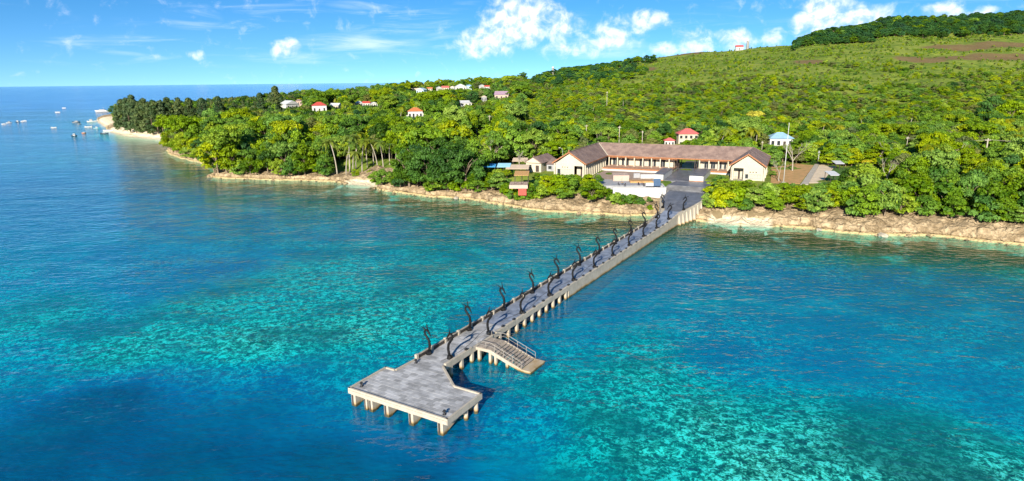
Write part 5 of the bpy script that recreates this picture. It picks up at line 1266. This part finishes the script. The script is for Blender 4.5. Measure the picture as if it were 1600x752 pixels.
# ================================================================== BOATS
M_hullw = paint('white_hull', (0.46, 0.46, 0.46), 0.4); M_hulld = paint('dark_hull', (0.03, 0.05, 0.08), 0.4); M_hullo = paint('orange_hull', (0.50, 0.17, 0.06), 0.4); M_hullb = paint('teal_hull', (0.05, 0.30, 0.38), 0.4); M_hullblue = paint('blue_hull', (0.04, 0.12, 0.42), 0.4)
def boat(px, py, L, rz, hull, label, cabin=0.0, mast=False, rig=False, W=None, at=None, name='boat'):
    p = at or un(px, py, 0); p = Vector((p.x, p.y, 0.0)) if at is None else at
    e = empty(name, p, rz, label, 'boat', 'boats moored off the headland'); L = L * .8; W = (W or L * .2) ; fb = L * .06 + .25
    b = MB(); ns, nc = 9, 7; vs = []
    for i in range(ns):
        k = i / (ns - 1); x = L * (k - .5); wd = W / 2 * (1 - abs(2 * k - 1) ** 2.6) + .03; sh = fb * (1 + .7 * (2 * k - 1) ** 2)
        for j in range(nc): a = math.pi * j / (nc - 1); vs.append((x + (L * .05 * (2 * k - 1) * math.sin(a) * -1), -math.cos(a) * wd, sh - math.sin(a) ** .7 * (sh + .25)))
    fs = [(i * nc + j, (i + 1) * nc + j, (i + 1) * nc + j + 1, i * nc + j + 1) for i in range(ns - 1) for j in range(nc - 1)]
    b.add(vs, fs).build('hull', hull, e, True)
    d = MB(); dk = []
    for i in range(ns): dk += [(vs[i * nc][0], vs[i * nc][1] * .94, vs[i * nc][2] - .08), (vs[i * nc + nc - 1][0], vs[i * nc + nc - 1][1] * .94, vs[i * nc + nc - 1][2] - .08)]
    d.add(dk, [(2 * i, 2 * i + 1, 2 * i + 3, 2 * i + 2) for i in range(ns - 1)]).build('deck', M_tim if hull is not M_hullw else M_cream, e)
    if cabin:
        c = MB().bbox(-L * .16, L * .2, -W * .32, W * .32, fb - .1, fb + cabin, .12).build('cabin', M_hullw, e); MB().box(-L * .15, L * .19, -W * .32 - .02, -W * .32 - .003, fb + cabin * .45, fb + cabin * .78).build('window', M_glass, c)
    if mast: MB().tube([(L * .1, 0, fb - .1), (L * .1, 0, fb + L * .3)], .07, 6).build('mast', M_hullw, e)
    if rig:
        for sg in (-1, 1):
            MB().tube([(-L * .42, sg * W * 1.5, .08), (L * .42, sg * W * 1.5, .08)], .07, 6).build('outrigger', M_hullw, e, True)
        for x in (-L * .25, L * .25): MB().tube([(x, -W * 1.5, .12), (x, 0, fb + .25), (x, W * 1.5, .12)], .05, 5).build('outrigger_arm', M_tim, e, True)
    return e
s_ = boat(160, 175.3, 24, 0.05, M_hullw, 'long white passenger ship off the casuarina headland', 2.2, True, W=5)
MB().bbox(-9, 6, -1.5, 1.5, 1.55, 2.6, .2).build('lower_saloon', M_hullw, s_)
boat(116, 213, 5.0, .2, M_hulld, 'small dark boat with a pale canopy anchored closest to the drone', 1.3, W=1.5); boat(131, 208.5, 3.6, .5, M_hullo, 'small orange boat anchored off the headland beach', .7, W=1.3)
boat(119, 191.5, 9, .35, M_hulld, 'dark boat with a white bow beside the pale outrigger', .9, rig=True); boat(142, 190.5, 9, .4, M_hullw, 'wide pale boat with a white cabin by the sand spit', 1.8, True)
boat(152, 189.5, 7, .8, M_hullw, 'narrow white boat touching the sand spit', .0, rig=True); boat(138, 199, 8, 0., M_hullw, 'plain white open boat anchored off the sand spit', .0, rig=True)
boat(151, 201, 6, .1, M_hullb, 'teal boat with a small cabin beside the white open boat', .9, rig=True); boat(163, 209.5, 8, .05, M_hulld, 'long dark boat lying off the headland beach', .5)
boat(169, 205.5, 11, -.1, M_hullw, 'white boat with a dark waterline moored against the beach', .6); boat(188, 206.5, 6, .4, M_hullblue, 'blue boat drawn up where the two sand beaches meet', .9)
boat(6, 194.5, 5, .5, M_hullw, 'white boat at the outer end of the distant moored row', .6); boat(14, 192.5, 6, .7, M_hullw, 'white boat with a cabin, second in the distant moored row', 1.2); boat(27.5, 191, 5, .1, M_hulld, 'dark boat in the middle of the distant moored row', 1.3)
boat(35, 190.3, 4, .3, M_hullw, 'small white boat, fourth in the distant moored row', .8); boat(39, 189.3, 4, .1, M_hullw, 'smallest white boat at the inner end of the distant moored row', .5)
boat(90, 176, 9, 0, M_hullw, 'low white boat alone in the open strait', .5); boat(100, 169.3, 8, .1, M_hullw, 'very distant white boat below the horizon', .6); boat(84, 200, 6, 0, M_hullw, 'slim white outrigger canoe drifting off the row', .0, rig=True); boat(124, 194.3, 4, 1.2, M_hullw, 'small pale outrigger beside the dark boat', .0, rig=True)

# boulders at the waterline
random.seed(3)
M_rockp = simple('pale_boulder', (0.44, 0.38, 0.29), 0.9, 0.35, 1.2, 0.08); 
def boulder(px, py, r, label, mat=M_rockp):
    p = un(px, py, 0); rng = np.random.default_rng(int(px)); V, Q = [], []
    nu, nv = 10, 7
    for j in range(nv):
        for i in range(nu):
            th = math.pi * j / (nv - 1); ph = 2 * math.pi * i / nu; k = 1 + (rng.random() - .5) * .4 if 0 < j < nv - 1 else 1
            V.append((r * 1.3 * k * math.sin(th) * math.cos(ph), r * .9 * k * math.sin(th) * math.sin(ph), r * .62 * k * math.cos(th) + r * .15))
    for j in range(nv - 1):
        for i in range(nu): Q.append((j * nu + i, (j + 1) * nu + i, (j + 1) * nu + (i + 1) % nu, j * nu + (i + 1) % nu))
    o = MB().add(V, Q).build('boulder', mat); o.location = p; o.rotation_euler = (0, 0, rng.random() * 6); tag(o, label, 'boulder', 'boulders at the waterline')
boulder(713, 311, .95, 'white boulder in the water below the big spreading dark trees'); boulder(1380, 369.5, 1.0, 'pale flat boulder in the water off the long cliff'); boulder(1280, 360, .6, 'small pale boulder at the ledge, nearer the jetty')
boulder(1352, 364, .9, 'tan boulder leaning on the ledge below the pavilion trees', CL[6]); boulder(1521, 372, 1.1, 'cracked tan boulder at the far end of the cliff ledge', CL[6]); boulder(330, 276, 1.3, 'rounded rock at the point before the rocky cove', CL[6])
boulder(540, 287.5, .8, 'dark rock at the edge of the palm beach', CL[6]); boulder(1420, 369, .6, 'small rock awash beyond the pale flat boulder', CL[6])

# broken rock along the foot of the cliff
def shore_rocks():
    s, cx, cy, nx, ny, bt, m = CL; rng = np.random.default_rng(8); b = MB()
    near = np.nonzero((np.hypot(cx, cy) < 300) & (bt < .5))[0]
    for _ in range(620):
        i = int(rng.choice(near)); r = rng.uniform(.18, .55) * (1.6 if rng.random() < .12 else 1); dd = rng.uniform(-1.6, 1.8); p = Vector((cx[i] + nx[i] * dd, cy[i] + ny[i] * dd, rng.uniform(-.1, .12) + max(0, dd) * .35))
        vs = [p + Vector((r * rng.uniform(.7, 1.3) * a, r * rng.uniform(.7, 1.2) * c, r * rng.uniform(.45, .8) * e)) for a, c, e in [(1, 0, 0), (.3, 1, 0), (-.9, .4, 0), (-.6, -.8, 0), (.5, -.9, 0), (.2, .1, 1), (-.3, -.2, .9), (0, 0, -1)]]
        b.add(vs, [(0, 1, 5), (1, 2, 6, 5), (2, 3, 6), (3, 4, 6), (4, 0, 5, 6), (1, 0, 7), (2, 1, 7), (3, 2, 7), (4, 3, 7), (0, 4, 7)])
    tag(b.build('shore_rocks', m), 'small broken rocks along the foot of the cliff', 'rocks', kind='stuff')
shore_rocks()

# ================================================================== WOOD AND SCRUB
random.seed(11); rng = np.random.default_rng(11)
clear(522, 210, 612, 262, 248)
# picked-out plants of the photo
for (x, y, t_) in [(527, 273, 207), (541, 272, 212), (547, 268, 200), (556, 262, 196), (566, 267, 208), (574, 260, 212), (584, 258, 213), (590, 262, 210), (599, 262, 211), (609, 258, 216), (618, 262, 222), (552, 276, 226)]:
    p = on_ground(x, y); plant('palm%d' % random.randrange(4), x, y, (y - t_) * p.y / F * 0.98)
for (x, y, hp, k) in [(640, 296, 62, 'wide0'), (668, 300, 74, 'wide1'), (700, 302, 80, 'wide0'), (728, 300, 70, 'wide1'), (655, 280, 60, 'wide0'), (690, 282, 70, 'wide1'), (720, 280, 66, 'wide0'), (745, 282, 60, 'mid0'),
                      (790, 250, 52, 'wide1'), (815, 246, 58, 'wide0'), (842, 240, 52, 'wide1'), (870, 236, 50, 'dark0'), (1120, 226, 40, 'wide0'), (1105, 232, 34, 'dark1'), (1160, 224, 36, 'wide1'), (905, 228, 34, 'lite1'), (930, 226, 36, 'mid1'),
                      (1210, 262, 22, 'lite0'), (1545, 195, 46, 'wide0'), (1575, 200, 44, 'mid2'), (1330, 300, 44, 'wide1')]:
    p = on_ground(x, y); plant(k, x, y, hp * p.y / F)
for (x, y, h_) in [(800, 311, 2.6), (812, 315, 3.0), (822, 313, 3.2), (806, 306, 2.4), (795, 303, 3.4), (830, 312, 3.6), (972, 324, 3.2), (984, 322, 3.2), (1000, 325, 2.4), (1016, 330, 1.8), (963, 322, 3.8), (1108, 308, 3.4), (1113, 300, 3.6), (1106, 316, 2.8), (1118, 312, 3.6), (1104, 322, 2.4), (1112, 326, 2.6), (1128, 324, 3.0), (1146, 326, 3.0), (1164, 328, 3.2)]: plant(random.choice(['shrubm0', 'shrubl1', 'shrubm2', 'shrubl0']), x, y, h_)
for (x, y, hp) in [(1300, 252, 17), (1178, 200, 26), (1352, 262, 12)]:
    p = on_ground(x, y); plant('gold', x, y, hp * p.y / F)
for (x, y, hp) in [(196, 208, 52), (205, 210, 56), (214, 211, 60), (222, 212, 50), (232, 214, 58), (240, 214, 54), (248, 215, 56), (256, 213, 54), (268, 210, 56), (284, 206, 52), (300, 204, 50), (434, 186, 50), (186, 204, 34), (320, 202, 48), (345, 198, 46), (410, 190, 44)]:
    p = on_ground(x, y); plant('pine%d' % random.randrange(2), x, y, hp * p.y / F)
bare = [(1217, 284, 34, 'pale bare tree standing in the earth yard beside the flagpole'), (1238, 268, 46, 'pale forked tree in front of the cream boundary wall'), (1372, 258, 36, 'tall grey half-bare tree in the scrub'), (1500, 270, 42, 'white leafless tree below the white utility pole'),
        (768, 262, 40, 'pale crooked bare trunk behind the tarpaulin shelters'), (812, 268, 34, 'pale forked bare tree beside the cafe terrace'), (1385, 290, 40, 'thin bare tree among the cliff-top trees'), (935, 230, 22, 'dry reddish stump-like tree behind the roof of the wing'), (972, 284, 14, 'small dark ornamental tree beside the pink block')]
for i, (x, y, hp, lab) in enumerate(bare):
    p = on_ground(x, y); h = hp * p.y / F; e = empty('bare_tree', p, random.random() * 6, lab, 'tree'); o = link(bpy.data.objects.new('trunk', bare_mesh('branches', 900 + i, 9.0)), e); k = h / 8.0; o.scale = (k, k, k)
    clear(x - 5, y - hp, x + 5, y - hp * .35, p.y - 1)

# ---- fill: jittered grid over the land
cand = []
y = 118.0
while y < 1260:
    c = 3.6 + max(0, y - 150) * 0.0055
    xs = np.arange(-0.80 * y - 10, 1.06 * y + 10, c)
    cand.append(np.stack([xs + rng.uniform(-.45, .45, len(xs)) * c, y + rng.uniform(-.45, .45, len(xs)) * c, np.full(len(xs), c)], 1)); y += c
y = 540.0
while y < 1000:
    xs = np.arange(0.15 * y, 1.02 * y, 5.0); cand.append(np.stack([xs + rng.uniform(-2.4, 2.4, len(xs)), y + rng.uniform(-2.4, 2.4, len(xs)), np.full(len(xs), -1.0)], 1)); y += 5.0
C = np.concatenate(cand); X, Y, CC = C.T; d = signed_d(X, Y); Z = ground_z(X, Y); U = X / Y
b = np.where(Y > 200, beachness(X, Y), 0); n1 = fbm(X / 45, Y / 45, 91, 3); n2 = fbm(X / 14, Y / 14, 95, 2); r1, r2, r3 = rng.random((3, len(X)))
ok = d > np.where(b > .3, np.where(Y > 380, 11.0, 4.6), np.where(X < -15, 0.5, np.where(X < 45, 2.6, 3.0)) + 2.2 * (n2 - .4))
tB, sB = frame_st(BLD, X, Y); ok &= ~((tB > -33) & (tB < 30.5) & (sB > -16.5) & (sB < 25.5)); ok &= ~((tB > -18) & (tB < 14) & (sB > -24) & (sB < 30)); ok &= ~((tB > -58) & (tB < -33) & (sB > -14) & (sB < 14) & (d > 13))
ok &= ~((tB > 31) & (tB < 62) & (sB > -8) & (sB < 42) & (X < 128))
tP, sP = frame_st(PIER, X, Y); ok &= ~((tP > -9.5) & (tP < 4.2) & (sP > 80) & (sP < 130))
S = np.zeros(X.shape)
for (sx, sy, rx, ry) in SOIL: S = np.maximum(S, 1.2 - ((X - sx) / rx) ** 2 - ((Y - sy) / ry) ** 2)
ok &= (S < 0.25) | (r1 < .06)
ppx, _, _ = proj(X, Y, Z); ok &= ~((ppx < 184) & (Y > 380) & (r1 > .05))
for o in [o for o in bpy.data.objects if o.name.startswith('house')]: ok &= np.hypot(X - o.location.x, Y - o.location.y) > 7
# zones
ridge = (Y > 955 + 90 * (n2 - .5)) & (U > 0.435 + 0.03 * (n2 - .5)); hill = (Y > 740 + 160 * (n2 - .5)) & (U > 0.05 + .04 * (n1 - .5)) & (U < 0.19 + .12 * (n2 - .5)) & ~ridge & (n1 < .6); grass = (Y > 600 + 420 * (n1 - .5) + 120 * (n2 - .5)) & (U > 0.17) & ~ridge & ~hill; scrub = (U > 0.02) & (Y > 300) & ~ridge & ~hill & ~grass
left = (U <= 0.02) & (Y > 215); shore = (d < 24) & (Y < 330); mid_ = ~(ridge | hill | grass | scrub | left | shore)
H = np.full(len(X), 6.0); H[ridge] = 8.5; H[hill] = 7.0; H[grass] = 2.0; H[scrub] = 3.7; H[left] = 8.6; H[shore & (X < -18)] = 8.2; H[shore & (X >= -18)] = 5.6; H[shore & (X > 78)] = 6.8; H[mid_] = 6.4
H = H * (0.62 + 0.85 * r2 ** 1.4) * (0.8 + 0.45 * n1)
dens = np.ones(len(X)); dens[grass] = np.clip(0.30 + 1.8 * (n2[grass] - .5) - 0.0004 * (Y[grass] - 700), .06, .8); dens[scrub] = .92
ok &= r3 < dens
ok &= (CC > 0) | grass; CC = np.abs(CC) + 4 * (CC < 0)
key = np.empty(len(X), object)
def pick(mask, opts):
    idx = np.nonzero(mask)[0]; w = np.array([o[1] for o in opts], float); ch = rng.choice(len(opts), len(idx), p=w / w.sum())
    for i, c in zip(idx, ch):
        s, n = opts[c][0]; key[i] = s + (str(int(r1[i] * 977) % n) if n else '')
MID, LITE, DARK, OLV, BLU, PIN, PALM, WIDE, SHM, SHL, BGM, BGL = ('mid', 3), ('lite', 3), ('dark', 3), ('olive', 2), ('blue', 2), ('pine', 2), ('palm', 4), ('wide', 2), ('shrubm', 3), ('shrubl', 3), ('bigm', 2), ('bigl', 2)
pick(ridge, [(BLU, 6), (DARK, 3), (MID, 1)]); pick(hill, [(BLU, 5), (MID, 3), (DARK, 1)]); pick(grass, [(SHM, 4), (SHL, 4), (OLV, 1)])
pick(scrub & (n1 > .5), [(LITE, 5), (MID, 3), (OLV, 2.0), (SHL, 2), (SHM, 1), (PALM, .12), (BGL, .25)]); pick(scrub & (n1 <= .5), [(MID, 5), (LITE, 3.5), (DARK, 1), (OLV, 1.6), (SHM, 1.5), (PALM, .15), (BGM, .3)])
farl = left & (U < -0.33) & (Y > 390); pick(left & ~farl & (n1 >= .47), [(MID, 5), (LITE, 4.5), (DARK, 1), (OLV, 1.6), (PALM, .8), (PIN, .1), (BGM, 1.2), (BGL, 1.0)]); pick(left & ~farl & (n1 < .47), [(MID, 6), (LITE, 1.5), (DARK, 4), (BLU, 1), (OLV, .8), (PALM, .5), (BGM, 1.5), (WIDE, .6)]); pick(farl, [(PIN, 2.2), (MID, 3), (DARK, 3), (PALM, 1.5), (OLV, 1)])
pick(shore & (X < -18), [(MID, 5), (LITE, 3), (DARK, 2), (BGM, 1), (BGL, .8)]); pick(shore & (X >= -18), [(MID, 5), (LITE, 3), (SHM, 1.5), (SHL, 1)]); pick(mid_, [(MID, 5), (LITE, 4), (DARK, 1.2), (OLV, 1.2), (BGM, .9), (BGL, .7), (PALM, .35)])
isp = np.array([str(k).startswith('palm') for k in key]); isn = np.array([str(k).startswith('pine') for k in key]); H = np.where(isp, H * 1.25 + 2, np.where(isn, H * 1.25 + 2.5, H)); isb = np.array([str(k)[:3] in ('big', 'wid') for k in key]); H = np.where(isb, H * 1.3, H); H = np.where(isp | isn, np.minimum(H, 12.5), H)
KH = np.array([KINDS[k][2] for k in key]); KR = np.array([KINDS[k][3] for k in key]); SCL = H / KH
SQ = np.where(np.array([stem(k) in ('mid', 'lite', 'dark', 'olive', 'blue') for k in key]), np.clip(CC * .62 / np.maximum(KR * SCL * .62, .1), .85, 1.55), 1.0)
for k in (1.0, 0.72, 0.52, 0.36):            # what would stand in the way grows as a lower bush
    good = seen_clear(X, Y, Z, KR * SCL * SQ, H)
    bad = ok & ~good & (Y < 260)
    if k == 0.36: break
    f_ = {1.0: .72, .72: .72, .52: .69}[k]
    SCL = np.where(bad, SCL * f_, SCL); H = np.where(bad, H * f_, H); SQ = np.where(bad, np.minimum(SQ * 1.08, 1.6), SQ)
ok &= seen_clear(X, Y, Z, KR * SCL * SQ, H)
for i in np.nonzero(ok)[0]: TREES.append((key[i], X[i], Y[i], Z[i], SCL[i], SQ[i], rng.random() * 6.28, False))

# ---- which plants show largest: paint crowns back to front
TA = np.array([(t[1], t[2], t[3], t[4], t[5]) for t in TREES]); TK = [t[0] for t in TREES]
hh = np.array([KINDS[k][2] for k in TK]) * TA[:, 3]; rr = np.array([KINDS[k][3] for k in TK]) * TA[:, 3] * TA[:, 4] * .85
cx, cy, dz = proj(TA[:, 0], TA[:, 1], TA[:, 2] + hh * .58); rx = rr * F / dz / 2; ry = hh * .45 * F / dz / 2
buf = np.full((376, 800), -1, int)
for i in np.argsort(-dz):
    a, e = int(cx[i] / 2), int(cy[i] / 2); w, h = max(1, int(rx[i])), max(1, int(ry[i]))
    if a + w < 0 or a - w >= 800 or e + h < 0 or e - h >= 376: continue
    buf[max(0, e - h):max(0, e + h), max(0, a - w):max(0, a + w)] = i
cnt = np.bincount(buf[buf >= 0], minlength=len(TREES)).astype(float)
lim = {}
order = np.argsort(-(cnt + 1e6 * np.array([t[7] for t in TREES])))
def fam(k): return {'shrub': 'shrub', 'broadleaf_tree': 'tree'}.get(NAME[stem(k)], NAME[stem(k)])
single = set()
for i in order:
    f_ = fam(TK[i])
    if cnt[i] < 6 and not TREES[i][7]: continue
    if lim.get(f_, 0) < 290: single.add(int(i)); lim[f_] = lim.get(f_, 0) + 1
# ---- labels that single plants out: nearest landmark, bearing from it, and rank
LM = [(1066, 300, 'granite plaza'), (1000, 305, 'white retaining wall'), (895, 262, 'gabled wing by the annex'), (1172, 262, 'gabled wing by the flagpole'), (1050, 238, 'long brown roof'), (840, 258, 'brown-roofed annex'), (812, 280, 'cafe terrace'), (775, 258, 'tarpaulin shelters'),
      (1226, 250, 'flagpole'), (1245, 246, 'cream boundary wall'), (1306, 270, 'white pavilion'), (1538, 232, 'white utility pole'), (1216, 217, 'pale blue roof'), (1072, 212, 'rose-red hip roof'), (650, 180, 'orange-roofed villa'), (500, 170, 'red hip-roofed house'), (452, 166, 'white gabled house'), (572, 164, 'low red roof'),
      (565, 235, 'palm grove'), (555, 286, 'palm beach'), (690, 262, 'dark waterside trees'), (700, 138, 'distant village'), (785, 152, 'mauve-roofed house'), (765, 190, 'pole above the shelters'), (948, 158, 'tall pole on the slope'), (230, 212, 'headland beach'), (165, 200, 'sand spit'), (330, 270, 'rocky point'), (262, 238, 'rocky cove'),
      (1372, 235, 'grey half-bare tree'), (1500, 250, 'white leafless tree'), (1380, 368, 'pale flat boulder'), (1530, 370, 'cracked tan boulder'), (713, 310, 'white boulder'), (1150, 345, 'jetty beach'), (1272, 97, 'brown earth scar'), (1450, 92, 'long brown hillside scar'), (1168, 66, 'hilltop tower'), (864, 110, 'wooded-hill tower'), (1415, 226, 'thin pole with the wires'), (430, 282, 'low ledge before the palms')]
LMA = np.array([(a, b2) for a, b2, _ in LM], float)
bins = {}
def ORD2(r): return ORD[r] if r < 20 else ('thirtieth' if r == 29 else (['twenty', 'thirty', 'forty', 'fifty'][(r + 1) // 10 - 2] + ('-' + ORD[(r + 1) % 10 - 1] if (r + 1) % 10 else 'th')))
for i in sorted(single):
    dx = cx[i] - LMA[:, 0]; dy = cy[i] - LMA[:, 1]; q = np.hypot(dx, dy * 1.3); j = int(np.argmin(q)); a = math.degrees(math.atan2(-dy[j], dx[j])) % 360
    brg = ('beside {} on the building side', 'beyond', 'beside', 'below')[0] if False else ['to the right of', 'up behind', 'to the left of', 'seaward below'][int(((a + 45) % 360) // 90)]
    bins.setdefault((stem(TK[i]), j, brg), []).append((q[j], i))
LAB = {}
for (s, j, brg), L in bins.items():
    L.sort()
    for r_, (q, i) in enumerate(L):
        rank = '' if len(L) == 1 else ('closest ' if r_ == 0 else ORD2(r_) + ' closest ')
        LAB[i] = f"{rank}{WORD[s]} {brg} the {LM[j][2]}"
GRP = {'shrub': 'shrubs on the shore and slope', 'tree': 'broadleaf trees of the wood', 'coconut_palm': 'coconut palms', 'casuarina_tree': 'casuarinas of the headland', 'spreading_tree': 'big dark spreading trees', 'flowering_tree': 'yellow-flowering trees'}
for i in sorted(single):
    k, x, y, z, s, sq, rot, _ = TREES[i]; tm, cm, _, _ = KINDS[k]
    e = empty(NAME[stem(k)], (x, y, z - .15), rot, LAB[i], 'shrub' if 'shrub' in k else 'tree', GRP[fam(k)]); e.scale = (s * sq, s * sq, s)
    link(bpy.data.objects.new('trunk', tm), e); link(bpy.data.objects.new('crown', cm), e)
# ---- everything smaller: one mass, instanced on points
protos = bpy.data.collections.new('plant_kinds')
keys = sorted(KINDS)
for n, k in enumerate(keys):
    tm, cm, _, _ = KINDS[k]; me = bpy.data.meshes.new('plant_%02d' % n)
    v0 = np.empty(len(cm.vertices) * 3, np.float32); cm.vertices.foreach_get('co', v0); q0 = np.empty(len(cm.loops), np.int32); cm.loops.foreach_get('vertex_index', q0)
    t0 = np.empty(len(cm.vertices), np.float32); cm.attributes['tone'].data.foreach_get('value', t0)
    V = [tuple(p) for p in v0.reshape(-1, 3)]; Fq = [tuple(q) for q in q0.reshape(-1, 4)]; nb = len(V); V += [tuple(v.co) for v in tm.vertices]; Ft = [tuple(i + nb for i in p.vertices) for p in tm.polygons]
    me.from_pydata(V, [], Fq + Ft); me.materials.append(cm.materials[0]); me.materials.append(tm.materials[0])
    me.polygons.foreach_set('material_index', [0] * len(Fq) + [1] * len(Ft))
    a = me.attributes.new('tone', 'FLOAT', 'POINT'); a.data.foreach_set('value', np.concatenate([t0, np.zeros(len(tm.vertices), np.float32)]))
    protos.objects.link(bpy.data.objects.new('plant_%02d' % n, me))
ng = bpy.data.node_groups.new('wood', 'GeometryNodeTree')
ng.interface.new_socket(name='Geometry', in_out='INPUT', socket_type='NodeSocketGeometry'); ng.interface.new_socket(name='Geometry', in_out='OUTPUT', socket_type='NodeSocketGeometry')
gi, go = ng.nodes.new('NodeGroupInput'), ng.nodes.new('NodeGroupOutput'); ip = ng.nodes.new('GeometryNodeInstanceOnPoints'); ci = ng.nodes.new('GeometryNodeCollectionInfo')
ci.inputs['Collection'].default_value = protos; ci.inputs['Separate Children'].default_value = True; ci.inputs['Reset Children'].default_value = True
def nattr(nm, typ): n = ng.nodes.new('GeometryNodeInputNamedAttribute'); n.data_type = typ; n.inputs['Name'].default_value = nm; return n.outputs['Attribute']
ng.links.new(gi.outputs[0], ip.inputs['Points']); ng.links.new(ci.outputs[0], ip.inputs['Instance']); ip.inputs['Pick Instance'].default_value = True
ng.links.new(nattr('kind_index', 'INT'), ip.inputs['Instance Index']); ng.links.new(nattr('turn', 'FLOAT_VECTOR'), ip.inputs['Rotation']); ng.links.new(nattr('size', 'FLOAT_VECTOR'), ip.inputs['Scale']); ng.links.new(ip.outputs[0], go.inputs[0])
def mass(name, sel, label, cat):
    me = bpy.data.meshes.new(name); me.from_pydata([(TREES[i][1], TREES[i][2], TREES[i][3] - .15) for i in sel], [], [])
    a = me.attributes.new('kind_index', 'INT', 'POINT'); a.data.foreach_set('value', [keys.index(TREES[i][0]) for i in sel])
    a = me.attributes.new('turn', 'FLOAT_VECTOR', 'POINT'); a.data.foreach_set('vector', np.array([(0, 0, TREES[i][6]) for i in sel], np.float32).ravel())
    a = me.attributes.new('size', 'FLOAT_VECTOR', 'POINT'); a.data.foreach_set('vector', np.array([(TREES[i][4] * TREES[i][5], TREES[i][4] * TREES[i][5], TREES[i][4]) for i in sel], np.float32).ravel())
    o = link(bpy.data.objects.new(name, me)); m_ = o.modifiers.new('wood', 'NODES'); m_.node_group = ng; tag(o, label, cat, kind='stuff')
rest_ = [i for i in range(len(TREES)) if i not in single]
mass('woodland', [i for i in rest_ if 'shrub' not in TREES[i][0]], 'dense green woodland covering the coast and the slopes behind', 'woodland')
mass('scrub', [i for i in rest_ if 'shrub' in TREES[i][0]], 'scattered scrub over the grassy upper hillside', 'scrub')
print('PLANTS', len(TREES), 'single', len(single), lim)
